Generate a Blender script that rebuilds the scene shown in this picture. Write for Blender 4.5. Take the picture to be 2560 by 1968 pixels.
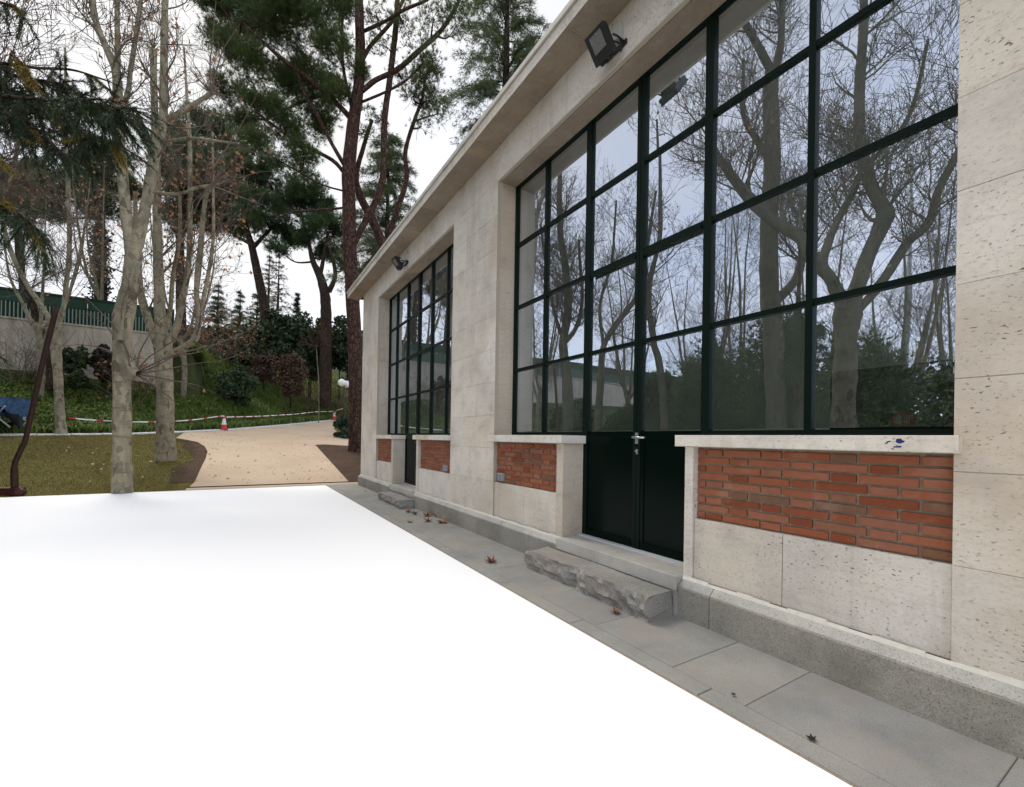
import bpy, math, random
import numpy as np
from mathutils import Vector, Matrix

random.seed(7)
RNG = np.random.default_rng(7)
for _o in list(bpy.data.objects):
    bpy.data.objects.remove(_o)
SC = bpy.context.scene
COL = SC.collection
R = math.radians

# ------------------------------------------------------------------ camera
EYE = 1.446
F_PX, CX, CY = 1113.168, 1280.0, 1095.204          # focal length and principal point in photo pixels
YAW, PITCH, ROLL = R(31.6678), R(0.1689), R(0.9273)
_fw = Vector((math.sin(YAW) * math.cos(PITCH), math.cos(YAW) * math.cos(PITCH), math.sin(PITCH)))
_rt = Vector((math.cos(YAW), -math.sin(YAW), 0))
_up = _rt.cross(_fw)
EX = math.cos(ROLL) * _rt + math.sin(ROLL) * _up
EY = -math.sin(ROLL) * _rt + math.cos(ROLL) * _up
cam = bpy.data.cameras.new("camera")
cam.sensor_width = 36
cam.lens = 36 * F_PX / 2560
cam.shift_x = 0
cam.shift_y = (CY - 984) / 2560
cam.clip_start = 0.05
cam.clip_end = 2000
camo = bpy.data.objects.new("camera", cam)
COL.objects.link(camo)
camo.matrix_world = Matrix((
    (EX[0], EY[0], -_fw[0], 0), (EX[1], EY[1], -_fw[1], 0), (EX[2], EY[2], -_fw[2], EYE), (0, 0, 0, 1)))
SC.camera = camo

# ------------------------------------------------------------------ sky, sun, exposure
SUN_AZ, SUN_EL = R(-6), R(54)                       # azimuth from +Y towards +X
SUN_DIR = Vector((math.sin(SUN_AZ) * math.cos(SUN_EL), math.cos(SUN_AZ) * math.cos(SUN_EL), math.sin(SUN_EL)))
world = bpy.data.worlds.new("World")
SC.world = world
world.use_nodes = True
wn, wl = world.node_tree.nodes, world.node_tree.links
wn.clear()
w_out = wn.new("ShaderNodeOutputWorld")
w_bg = wn.new("ShaderNodeBackground")
w_bg.inputs["Strength"].default_value = 0.1
w_sky = wn.new("ShaderNodeTexSky")
w_sky.sky_type = 'NISHITA'
w_sky.sun_disc = False
w_sky.sun_elevation = SUN_EL
w_sky.sun_rotation = SUN_AZ
w_sky.dust_density = 2.0
w_tc = wn.new("ShaderNodeTexCoord")
w_map = wn.new("ShaderNodeMapping")
w_map.inputs["Scale"].default_value = (1, 1, 2.2)
w_noise = wn.new("ShaderNodeTexNoise")
w_noise.inputs["Scale"].default_value = 2.3
w_noise.inputs["Detail"].default_value = 7
w_noise.inputs["Roughness"].default_value = 0.55
w_ramp = wn.new("ShaderNodeValToRGB")
w_ramp.color_ramp.elements[0].position = 0.36
w_ramp.color_ramp.elements[0].color = (0.62, 0.62, 0.62, 1)
w_ramp.color_ramp.elements[1].position = 0.62
w_ramp.color_ramp.elements[1].color = (1, 1, 1, 1)
w_dot = wn.new("ShaderNodeVectorMath")
w_dot.operation = 'DOT_PRODUCT'
w_dot.inputs[1].default_value = SUN_DIR
w_mr = wn.new("ShaderNodeMapRange")
w_mr.inputs["From Min"].default_value = -0.4
w_mr.inputs["From Max"].default_value = 0.9
w_cl = wn.new("ShaderNodeMixRGB")                   # cloud deck: cool white away from the sun, warm bright towards it
w_cl.inputs[1].default_value = (7.5, 8.2, 9.7, 1)
w_cl.inputs[2].default_value = (4.75, 4.72, 4.65, 1)
w_mix = wn.new("ShaderNodeMixRGB")
wl.new(w_tc.outputs["Generated"], w_map.inputs["Vector"])
wl.new(w_map.outputs[0], w_noise.inputs["Vector"])
wl.new(w_noise.outputs["Fac"], w_ramp.inputs["Fac"])
wl.new(w_tc.outputs["Generated"], w_dot.inputs[0])
wl.new(w_dot.outputs["Value"], w_mr.inputs["Value"])
wl.new(w_mr.outputs["Result"], w_cl.inputs["Fac"])
wl.new(w_ramp.outputs["Color"], w_mix.inputs["Fac"])
wl.new(w_sky.outputs["Color"], w_mix.inputs[1])
wl.new(w_cl.outputs["Color"], w_mix.inputs[2])
wl.new(w_mix.outputs["Color"], w_bg.inputs["Color"])
wl.new(w_bg.outputs[0], w_out.inputs["Surface"])

sun = bpy.data.lights.new("sun", 'SUN')
sun.energy = 1.5
sun.angle = R(25)
sun.color = (1.0, 0.95, 0.88)
suno = bpy.data.objects.new("sun", sun)
COL.objects.link(suno)
suno.rotation_euler = SUN_DIR.to_track_quat('Z', 'Y').to_euler()
suno.location = (10, 40, 40)

SC.view_settings.view_transform = 'Standard'
SC.view_settings.look = 'None'
SC.view_settings.gamma = 1
SC.view_settings.use_curve_mapping = False
SC.view_settings.exposure = 1.04
SC.render.engine = 'CYCLES'
SC.cycles.use_denoising = True
SC.cycles.max_bounces = 8
SC.cycles.transparent_max_bounces = 12
SC.cycles.sample_clamp_indirect = 6

# ------------------------------------------------------------------ building measures (metres; Y runs along the facade)
WX = 3.19            # front plane of the stone wall
GX = 3.522           # plane of the glass
PX0 = 3.12           # front of the granite plinth
KX = 2.266           # outer edge of the pavement
Z_WB, Z_SILL, Z_WT, Z_SOF = 0.32, 1.50, 5.231, 5.73


# ------------------------------------------------------------------ helpers
def ray(px, py):
    a, b = (px - CX) / F_PX, -(py - CY) / F_PX
    return EX * a + EY * b + _fw


def at(px, py, t):                                   # world point seen at a photo pixel, t metres ahead
    d = ray(px, py)
    return Vector((0, 0, EYE)) + d * t


def virt(px, py, t):                                 # the real point whose mirror image in the glass is seen there
    p = at(px, py, t)
    return Vector((2 * GX - p.x, p.y, p.z))


KERB = np.array([(-300, 20), (-60, 22), (-20, 24.5), (-8.1, 25.9), (-4.3, 26.9), (-0.6, 29.6), (2.4, 33.2), (6.8, 39.2), (10, 41.5), (16, 44), (60, 56), (300, 120)], float)


def kerb_y(x):
    return np.interp(x, KERB[:, 0], KERB[:, 1])


def terrain(x, y):
    x = np.asarray(x, float); y = np.asarray(y, float)
    x, y = np.broadcast_arrays(x, y)
    yk = kerb_y(x)
    dk = (kerb_y(x + 0.8) - kerb_y(x - 0.8)) / 1.6
    base = np.maximum(-0.05, 0.115 * (np.minimum(y, yk) - 14.6))
    d = np.maximum(0, (y - yk) / np.sqrt(1 + dk ** 2) - 1.0)
    right = np.clip((x + 6) / 4, 0, 1)
    slope = 0.43 * (1 - right) + 0.56 * right
    rise = slope * d
    cap_l = np.where(y > 33.7, 6.9, 20)
    z = base + rise
    z = np.where(right < 1, np.where(y > 33.7, np.minimum(np.maximum(z, 6.6), 6.9), z), z)
    cap = 9.3 + 0.02 * d
    z = np.where(right >= 1, np.minimum(z, cap), np.where(right > 0, np.minimum(z, cap), z))
    z = z + np.where(y > 15.5, 0.03 * np.sin(x * 1.7 + y * 0.6) * np.sin(y * 1.3) * np.clip(d, 0, 1), 0)
    return z


def tz(x, y):
    return float(terrain(x, y))


def gpt(px, py):                                     # where the ray through a pixel meets the ground
    d = ray(px, py)
    t0, t = 2.0, 2.0
    while t < 120:
        p = Vector((0, 0, EYE)) + d * t
        if p.z < tz(p.x, p.y):
            lo, hi = t0, t
            for _ in range(25):
                m = (lo + hi) / 2
                p = Vector((0, 0, EYE)) + d * m
                if p.z < tz(p.x, p.y): hi = m
                else: lo = m
            return Vector((0, 0, EYE)) + d * hi
        t0 = t
        t += 0.2
    return Vector((0, 0, EYE)) + d * 60


def tag(o, label=None, cat=None, group=None, kind=None):
    if label: o["label"] = label
    if cat: o["category"] = cat
    if group: o["group"] = group
    if kind: o["kind"] = kind
    return o


def thing(name, label, cat, loc=(0, 0, 0), group=None):
    o = bpy.data.objects.new(name, None)
    o.empty_display_size = 0.2
    COL.objects.link(o)
    o.location = loc
    return tag(o, label, cat, group)


def wpos(o):
    v = Vector((0, 0, 0))
    while o is not None:
        v += o.location
        o = o.parent
    return v


def np_mesh(name, V, F, mats, midx=None, smooth=False):
    V = np.asarray(V, np.float32).reshape(-1, 3)
    me = bpy.data.meshes.new(name)
    if isinstance(F, np.ndarray):
        n, k = F.shape
        me.vertices.add(len(V)); me.vertices.foreach_set("co", V.ravel())
        me.loops.add(n * k); me.loops.foreach_set("vertex_index", F.astype(np.int32).ravel())
        me.polygons.add(n)
        me.polygons.foreach_set("loop_start", np.arange(0, n * k, k, dtype=np.int32))
        me.polygons.foreach_set("loop_total", np.full(n, k, np.int32))
        me.update(calc_edges=True)
    else:
        me.from_pydata([tuple(map(float, v)) for v in V], [], F)
    for m in (mats if isinstance(mats, (list, tuple)) else [mats]):
        me.materials.append(m)
    if midx is not None:
        me.polygons.foreach_set("material_index", np.asarray(midx, np.int32))
    if smooth:
        me.polygons.foreach_set("use_smooth", np.ones(len(me.polygons), bool))
    return me


def link(name, me, parent=None, loc=None, kind=None):
    o = bpy.data.objects.new(name, me)
    COL.objects.link(o)
    if parent is not None: o.parent = parent
    if loc is not None: o.location = loc
    if kind: o["kind"] = kind
    return o


class MB:
    """collects faces in world coordinates; build() links them as one mesh object"""
    def __init__(s):
        s.v, s.f, s.m, s.sm = [], [], [], []

    def add(s, V, F, m=0, smooth=False):
        b = len(s.v)
        s.v.extend([tuple(map(float, q)) for q in V])
        for f in F:
            s.f.append(tuple(i + b for i in f)); s.m.append(m); s.sm.append(smooth)

    def box(s, x0, x1, y0, y1, z0, z1, m=0):
        V = [(x0, y0, z0), (x1, y0, z0), (x1, y1, z0), (x0, y1, z0), (x0, y0, z1), (x1, y0, z1), (x1, y1, z1), (x0, y1, z1)]
        s.add(V, [(0, 3, 2, 1), (4, 5, 6, 7), (0, 1, 5, 4), (1, 2, 6, 5), (2, 3, 7, 6), (3, 0, 4, 7)], m)

    def obox(s, c, ax, ay, az, m=0):                 # oriented box: centre and three half-axis vectors
        c, ax, ay, az = map(Vector, (c, ax, ay, az))
        V = [c + sx * ax + sy * ay + sz * az for sz in (-1, 1) for sx, sy in ((-1, -1), (1, -1), (1, 1), (-1, 1))]
        s.add(V, [(0, 3, 2, 1), (4, 5, 6, 7), (0, 1, 5, 4), (1, 2, 6, 5), (2, 3, 7, 6), (3, 0, 4, 7)], m)

    def tube(s, pts, rad, n=8, m=0, cap=True):
        V, F = tube_arrays(pts, rad, n)
        k = len(pts)
        s.add(V, F, m, True)
        if cap:
            b = len(s.v) - n * k
            s.f.append(tuple(b + i for i in range(n))[::-1]); s.m.append(m); s.sm.append(False)
            s.f.append(tuple(b + (k - 1) * n + i for i in range(n))); s.m.append(m); s.sm.append(False)

    def lathe(s, c, prof, n=16, m=0, smooth=True):   # prof: (radius, z) pairs, axis +Z through c
        V = []
        for r, z in prof:
            for i in range(n):
                a = 2 * math.pi * i / n
                V.append((c[0] + r * math.cos(a), c[1] + r * math.sin(a), c[2] + z))
        F = [(j * n + i, j * n + (i + 1) % n, (j + 1) * n + (i + 1) % n, (j + 1) * n + i) for j in range(len(prof) - 1) for i in range(n)]
        s.add(V, F, m, smooth)

    def build(s, name, mats, parent=None, kind=None):
        w = wpos(parent) if parent is not None else Vector((0, 0, 0))
        V = np.array(s.v, float) - np.array(w)
        me = bpy.data.meshes.new(name)
        me.from_pydata([tuple(v) for v in V], [], s.f)
        for m in (mats if isinstance(mats, (list, tuple)) else [mats]):
            me.materials.append(m)
        me.polygons.foreach_set("material_index", np.array(s.m, np.int32))
        me.polygons.foreach_set("use_smooth", np.array(s.sm, bool))
        me.update()
        return link(name, me, parent, kind=kind)


def tube_arrays(pts, rad, n):
    P = np.array([tuple(p) for p in pts], float)
    k = len(P)
    T = np.gradient(P, axis=0)
    T /= np.linalg.norm(T, axis=1)[:, None] + 1e-9
    ref = np.array([0, 0, 1.0]) if abs(T[0][2]) < 0.9 else np.array([1.0, 0, 0])
    a = np.arange(n) * 2 * math.pi / n
    V = np.empty((k, n, 3))
    u = np.cross(T[0], ref); u /= np.linalg.norm(u) + 1e-9
    for i in range(k):
        u = u - T[i] * np.dot(u, T[i]); u /= np.linalg.norm(u) + 1e-9
        w = np.cross(T[i], u)
        V[i] = P[i] + rad[i] * (np.cos(a)[:, None] * u + np.sin(a)[:, None] * w)
    F = [(j * n + i, j * n + (i + 1) % n, (j + 1) * n + (i + 1) % n, (j + 1) * n + i) for j in range(k - 1) for i in range(n)]
    return V.reshape(-1, 3), F


class Tubes:
    """many thin tubes as one quad mesh"""
    def __init__(s):
        s.V, s.F, s.n = [], [], 0

    def add(s, pts, rad, n=3):
        V, F = tube_arrays(pts, rad, n)
        s.V.append(V); s.F.append(np.array(F) + s.n); s.n += len(V)

    def build(s, name, mat, parent, kind=None, smooth=True):
        if not s.V: return None
        V = np.concatenate(s.V) - np.array(wpos(parent))
        return link(name, np_mesh(name, V, np.concatenate(s.F), mat, smooth=smooth), parent, kind=kind)


def smooth_path(pts, rad, per=4):
    """Catmull-Rom through the points, radii interpolated"""
    P = np.array([tuple(p) for p in pts], float); rr = np.array(rad, float)
    if len(P) < 3:
        return P, rr
    Q = np.vstack([2 * P[0] - P[1], P, 2 * P[-1] - P[-2]])
    out, ro = [], []
    for i in range(len(P) - 1):
        p0, p1, p2, p3 = Q[i:i + 4]
        for k in range(per):
            t = k / per
            out.append(0.5 * ((2 * p1) + (-p0 + p2) * t + (2 * p0 - 5 * p1 + 4 * p2 - p3) * t * t + (-p0 + 3 * p1 - 3 * p2 + p3) * t ** 3))
            ro.append(rr[i] * (1 - t) + rr[i + 1] * t)
    out.append(P[-1]); ro.append(rr[-1])
    return np.array(out), np.array(ro)


# ------------------------------------------------------------------ materials
class NT:
    def __init__(s, name):
        s.mat = bpy.data.materials.new(name)
        s.mat.use_nodes = True
        s.t = s.mat.node_tree
        s.N, s.L = s.t.nodes, s.t.links
        s.N.clear()
        s.out = s.N.new("ShaderNodeOutputMaterial")
        s.p = s.N.new("ShaderNodeBsdfPrincipled")
        s.L.new(s.p.outputs[0], s.out.inputs["Surface"])
        s.geo = s.N.new("ShaderNodeNewGeometry")

    def pos(s, scale=(1, 1, 1), rot=(0, 0, 0)):
        m = s.N.new("ShaderNodeMapping")
        m.inputs["Scale"].default_value = scale
        m.inputs["Rotation"].default_value = rot
        s.L.new(s.geo.outputs["Position"], m.inputs["Vector"])
        return m.outputs[0]

    def noise(s, vec, scale, detail=4, rough=0.55, dist=0.0, out="Fac"):
        n = s.N.new("ShaderNodeTexNoise")
        n.inputs["Scale"].default_value = scale
        n.inputs["Detail"].default_value = detail
        n.inputs["Roughness"].default_value = rough
        n.inputs["Distortion"].default_value = dist
        if vec is not None: s.L.new(vec, n.inputs["Vector"])
        return n.outputs[out]

    def voro(s, vec, scale, feature='F1', out="Distance", rnd=1.0):
        n = s.N.new("ShaderNodeTexVoronoi")
        n.feature = feature
        n.inputs["Scale"].default_value = scale
        n.inputs["Randomness"].default_value = rnd
        if vec is not None: s.L.new(vec, n.inputs["Vector"])
        return n.outputs[out]

    def ramp(s, fac, stops, interp='LINEAR'):
        n = s.N.new("ShaderNodeValToRGB")
        cr = n.color_ramp
        cr.interpolation = interp
        while len(cr.elements) < len(stops): cr.elements.new(0.5)
        for e, (p, c) in zip(cr.elements, stops):
            e.position = p
            c = (c, c, c) if isinstance(c, (int, float)) else c
            e.color = (*c[:3], 1)
        s.L.new(fac, n.inputs["Fac"])
        return n.outputs["Color"]

    def mix(s, fac, a, b, mode='MIX'):
        n = s.N.new("ShaderNodeMixRGB")
        n.blend_type = mode
        for i, x in ((0, fac), (1, a), (2, b)):
            if hasattr(x, "is_linked") or hasattr(x, "links"):
                s.L.new(x, n.inputs[i])
            elif i == 0: n.inputs[0].default_value = x
            else: n.inputs[i].default_value = (*x[:3], 1) if not isinstance(x, (int, float)) else (x, x, x, 1)
        return n.outputs[0]

    def math(s, op, a, b=0.0):
        n = s.N.new("ShaderNodeMath")
        n.operation = op
        for i, x in ((0, a), (1, b)):
            if hasattr(x, "links"): s.L.new(x, n.inputs[i])
            else: n.inputs[i].default_value = x
        return n.outputs[0]

    def rand(s):
        return s.N.new("ShaderNodeObjectInfo").outputs["Random"]

    def color(s, c):
        if hasattr(c, "links"): s.L.new(c, s.p.inputs["Base Color"])
        else: s.p.inputs["Base Color"].default_value = (*c, 1)

    def rough(s, v, spec=None):
        if hasattr(v, "links"): s.L.new(v, s.p.inputs["Roughness"])
        else: s.p.inputs["Roughness"].default_value = v
        if spec is not None: s.p.inputs["Specular IOR Level"].default_value = spec

    def bump(s, h, strength=0.3, dist=0.01):
        b = s.N.new("ShaderNodeBump")
        b.inputs["Strength"].default_value = strength
        b.inputs["Distance"].default_value = dist
        s.L.new(h, b.inputs["Height"])
        s.L.new(b.outputs[0], s.p.inputs["Normal"])


def flat(name, c, rough=0.6, spec=0.5, metal=0.0, var=0.0, scale=6):
    n = NT(name)
    if var:
        f = n.noise(n.pos(), scale, 5)
        n.color(n.ramp(f, [(0.3, tuple(x * (1 - var) for x in c)), (0.7, tuple(min(1, x * (1 + var)) for x in c))]))
    else:
        n.color(c)
    n.rough(rough, spec)
    n.p.inputs["Metallic"].default_value = metal
    return n.mat


def m_travertine(name, base=(0.69, 0.64, 0.565), pits=1.0, stain=1.0):
    n = NT(name)
    P = n.pos()
    big = n.noise(P, 0.9, 5, 0.6)
    c = n.ramp(big, [(0.32, tuple(x * 0.84 for x in base)), (0.5, base), (0.68, (base[0] * 1.08, base[1] * 1.11, base[2] * 1.16))])
    rnd = n.rand()
    c = n.mix(0.55, c, n.ramp(rnd, [(0.0, (0.84, 0.83, 0.81)), (0.5, (1, 1, 1)), (0.85, (0.97, 0.93, 0.86)), (1.0, (0.95, 0.86, 0.74))]), 'MULTIPLY')
    bed = n.noise(n.pos((2.0, 2.0, 16)), 1.6, 6, 0.65, 0.6)
    c = n.mix(0.6, c, n.ramp(bed, [(0.3, (0.82, 0.79, 0.76)), (0.5, (1, 1, 1)), (0.7, (1.0, 0.97, 0.94))]), 'MULTIPLY')
    sp_ = n.noise(n.pos((1, 1, 1.6)), 38, 5, 0.75)
    c = n.mix(0.75, c, n.ramp(sp_, [(0.30, (0.74, 0.71, 0.68)), (0.47, (1, 1, 1)), (0.7, (1.05, 1.05, 1.05))]), 'MULTIPLY')
    bl = n.noise(P, 3.6, 5, 0.7, 0.5)
    c = n.mix(0.7, c, n.ramp(bl, [(0.34, (0.84, 0.82, 0.80)), (0.5, (1, 1, 1)), (0.66, (1.02, 0.98, 0.93))]), 'MULTIPLY')
    st = n.noise(n.pos((1, 1, 0.7)), 0.55, 4, 0.6, 0.4)
    stf = n.ramp(st, [(0.57, 0.0), (0.72, 0.55 * stain)])
    c = n.mix(stf, c, (0.50, 0.38, 0.25))
    gr = n.noise(n.pos((1, 1, 0.6)), 2.1, 6, 0.65)
    c = n.mix(n.ramp(gr, [(0.55, 0.0), (0.8, 0.45)]), c, (0.36, 0.33, 0.30))
    sk = n.noise(n.pos((4, 4, 0.22)), 1.3, 5, 0.65)
    c = n.mix(n.ramp(sk, [(0.56, 0.0), (0.74, 0.5)]), c, (0.37, 0.335, 0.285))
    pit = n.noise(n.pos((38, 38, 80)), 1.0, 4, 0.65, 0.3)
    patch = n.noise(n.pos((1, 1, 1.8)), 1.7, 3, 0.5)
    pf = n.math('MULTIPLY', n.ramp(pit, [(0.61, 0.0), (0.66, 1.0)]), n.ramp(patch, [(0.38, 0.25), (0.56, 1.0)]))
    pf = n.math('MULTIPLY', pf, pits)
    c = n.mix(pf, c, (0.13, 0.10, 0.075))
    n.color(c)
    n.rough(0.72, 0.3)
    fine = n.noise(P, 60, 4, 0.6)
    h = n.math('SUBTRACT', n.math('MULTIPLY', fine, 0.25), pf)
    n.bump(h, 0.55, 0.006)
    return n.mat


def m_granite(name, lo, mid, hi, stain=None, bump=0.3):
    n = NT(name)
    P = n.pos()
    s = n.noise(P, 120, 4, 0.75)
    c = n.ramp(s, [(0.34, lo), (0.46, mid), (0.58, mid), (0.68, hi)])
    big = n.noise(P, 1.7, 6, 0.68)
    c = n.mix(0.75, c, n.ramp(big, [(0.32, (0.68, 0.68, 0.68)), (0.6, (1.10, 1.08, 1.04))]), 'MULTIPLY')
    rnd = n.rand()
    c = n.mix(0.6, c, n.ramp(rnd, [(0, (0.86, 0.87, 0.90)), (1, (1.08, 1.05, 1.0))]), 'MULTIPLY')
    if stain:
        g = n.noise(n.pos((0.8, 0.8, 0.8)), 1.7, 5, 0.65)
        c = n.mix(n.ramp(g, [(0.46, 0.0), (0.66, 0.6)]), c, stain)
    n.color(c)
    n.rough(0.75, 0.3)
    n.bump(n.noise(P, 90, 4, 0.7), bump, 0.004)
    return n.mat


M = {}
M['trav'] = m_travertine('travertine')
M['trav_clean'] = m_travertine('travertine_sill', (0.72, 0.68, 0.61), 0.6, 0.25)
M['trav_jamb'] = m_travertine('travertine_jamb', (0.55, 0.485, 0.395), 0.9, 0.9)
M['trav_soffit_shade'] = m_travertine('travertine_soffit_shade', (0.27, 0.22, 0.165), 0.5, 1.0)  # undersides: shade put into the stone colour against bright bounce from the ground
M['granite'] = m_granite('granite_plinth', (0.085, 0.085, 0.075), (0.32, 0.305, 0.265), (0.48, 0.46, 0.41), (0.15, 0.145, 0.105))
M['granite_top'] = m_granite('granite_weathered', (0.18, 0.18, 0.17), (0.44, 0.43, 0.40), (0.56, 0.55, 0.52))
M['paving'] = m_granite('granite_paving', (0.13, 0.132, 0.132), (0.285, 0.286, 0.272), (0.38, 0.382, 0.37), (0.295, 0.262, 0.222), 0.12)
M['rough_granite'] = m_granite('rough_granite', (0.06, 0.06, 0.06), (0.29, 0.285, 0.265), (0.50, 0.49, 0.46), (0.33, 0.27, 0.215), 0.8)


def m_brick():
    n = NT('brick')
    r = n.rand()
    c = n.ramp(r, [(0.0, (0.21, 0.056, 0.024)), (0.3, (0.285, 0.090, 0.043)), (0.6, (0.32, 0.118, 0.064)), (0.85, (0.28, 0.112, 0.066)), (0.94, (0.20, 0.092, 0.052)), (1.0, (0.17, 0.10, 0.062))])
    P = n.pos()
    f = n.noise(P, 22, 5, 0.65)
    c = n.mix(0.55, c, n.ramp(f, [(0.3, (0.78, 0.76, 0.74)), (0.7, (1.12, 1.14, 1.16))]), 'MULTIPLY')
    d = n.noise(P, 130, 2, 0.6)
    c = n.mix(n.ramp(d, [(0.68, 0.0), (0.75, 0.5)]), c, (0.18, 0.08, 0.05))
    e = n.noise(P, 4, 4, 0.6)
    c = n.mix(n.ramp(e, [(0.55, 0.0), (0.8, 0.35)]), c, (0.50, 0.36, 0.28))
    n.color(c)
    n.rough(0.85, 0.2)
    n.bump(n.noise(P, 80, 4, 0.7), 0.5, 0.004)
    return n.mat


M['brick'] = m_brick()
M['mortar'] = flat('mortar', (0.30, 0.235, 0.17), 0.9, 0.2, var=0.15, scale=40)
M['green_paint'] = flat('dark_green_paint', (0.003, 0.0095, 0.0062), 0.45, 0.10)
M['door_paint'] = flat('door_green_black_paint', (0.0016, 0.0058, 0.0038), 0.22, 0.07)
M['steel'] = flat('brushed_steel', (0.55, 0.55, 0.54), 0.35, 0.5, 0.9)
M['alu'] = flat('aluminium_strip', (0.55, 0.57, 0.60), 0.5, 0.5)
M['lamp_black'] = flat('floodlight_black', (0.018, 0.018, 0.02), 0.5, 0.4)
M['lens'] = flat('floodlight_lens', (0.16, 0.16, 0.15), 0.25, 0.5, var=0.2, scale=60)
M['grey_plastic'] = flat('grey_plastic', (0.33, 0.34, 0.35), 0.5, 0.4)
M['grey_lid'] = flat('blue_grey_plastic', (0.18, 0.22, 0.30), 0.45, 0.4)
M['pale_plastic'] = flat('pale_plastic', (0.45, 0.46, 0.43), 0.5, 0.4)
M['white_label'] = flat('white_label', (0.7, 0.7, 0.7), 0.5, 0.4)
M['interior'] = flat('interior_plaster', (0.76, 0.78, 0.72), 0.85, 0.2)
M['interior_floor'] = flat('interior_floor', (0.48, 0.48, 0.45), 0.6, 0.3)
M['dark_panel'] = flat('dark_panel', (0.020, 0.019, 0.016), 0.7, 0.15)
M['sign_red'] = flat('sign_red', (0.75, 0.03, 0.03), 0.5, 0.3)
M['sign_white'] = flat('sign_white', (0.75, 0.75, 0.72), 0.5, 0.3)
M['blue_ink'] = flat('blue_ink', (0.02, 0.025, 0.12), 0.6, 0.3)
M['rust'] = flat('rusty_dark_steel', (0.035, 0.014, 0.009), 0.55, 0.35, 0.2, 0.4, 12)
M['rust_red'] = flat('old_red_paint', (0.07, 0.012, 0.010), 0.5, 0.4, 0, 0.35, 10)
M['red_plastic'] = flat('cone_red', (0.62, 0.03, 0.025), 0.45, 0.4)
M['white_plastic'] = flat('cone_white', (0.78, 0.78, 0.78), 0.45, 0.4)
M['globe'] = flat('opal_globe', (0.86, 0.86, 0.84), 0.25, 0.5)
M['pole'] = flat('dark_pole', (0.02, 0.025, 0.022), 0.5, 0.4)
M['blue_skip'] = flat('worn_blue_paint', (0.045, 0.10, 0.20), 0.6, 0.3, 0, 0.5, 7)
M['black_bag'] = flat('black_sheet', (0.02, 0.023, 0.032), 0.4, 0.4)
M['galv'] = flat('galvanised', (0.36, 0.38, 0.40), 0.5, 0.4, 0.3)
M['fence_green'] = flat('fence_green', (0.012, 0.050, 0.024), 0.6, 0.3, 0, 0.3, 0.8)
M['fence_rail'] = flat('fence_dark_rail', (0.010, 0.022, 0.016), 0.6, 0.3)
M['baluster'] = flat('baluster_pale_green', (0.20, 0.27, 0.22), 0.6, 0.3)
M['lamp_pole_grey'] = flat('mast_grey', (0.30, 0.33, 0.32), 0.5, 0.4)


def m_glass():
    n = NT('window_glass')
    n.N.remove(n.p)
    gl = n.N.new("ShaderNodeBsdfGlossy")
    gl.inputs["Roughness"].default_value = 0.0
    gl.inputs["Color"].default_value = (0.80, 0.86, 1.0, 1)
    tr = n.N.new("ShaderNodeBsdfTransparent")
    tr.inputs["Color"].default_value = (0.66, 0.72, 0.66, 1)
    fr = n.N.new("ShaderNodeFresnel")
    fr.inputs["IOR"].default_value = 1.5
    mr = n.N.new("ShaderNodeMapRange")
    mr.inputs["From Min"].default_value = 0.04
    mr.inputs["From Max"].default_value = 0.6
    mr.inputs["To Min"].default_value = 0.66
    mr.inputs["To Max"].default_value = 0.95
    mx = n.N.new("ShaderNodeMixShader")
    n.L.new(fr.outputs[0], mr.inputs["Value"])
    n.L.new(mr.outputs[0], mx.inputs[0])
    n.L.new(tr.outputs[0], mx.inputs[1])
    n.L.new(gl.outputs[0], mx.inputs[2])
    df = n.N.new("ShaderNodeBsdfDiffuse")            # grey-green film painting the interior's pale haze onto the panes
    df.inputs["Color"].default_value = (0.46, 0.54, 0.45, 1)
    m2 = n.N.new("ShaderNodeMixShader")
    haze = n.ramp(n.noise(n.pos((1, 1, 0.6)), 2.2, 5, 0.65), [(0.3, 0.018), (0.7, 0.06)])
    n.L.new(haze, m2.inputs[0])
    n.L.new(mx.outputs[0], m2.inputs[1])
    n.L.new(df.outputs[0], m2.inputs[2])
    n.L.new(m2.outputs[0], n.out.inputs["Surface"])
    # slight waviness of old panes
    b = n.N.new("ShaderNodeBump")
    b.inputs["Strength"].default_value = 0.05
    b.inputs["Distance"].default_value = 0.02
    n.L.new(n.noise(n.pos(), 1.3, 1, 0.4), b.inputs["Height"])
    n.L.new(b.outputs[0], gl.inputs["Normal"])
    return n.mat


M['glass'] = m_glass()


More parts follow.
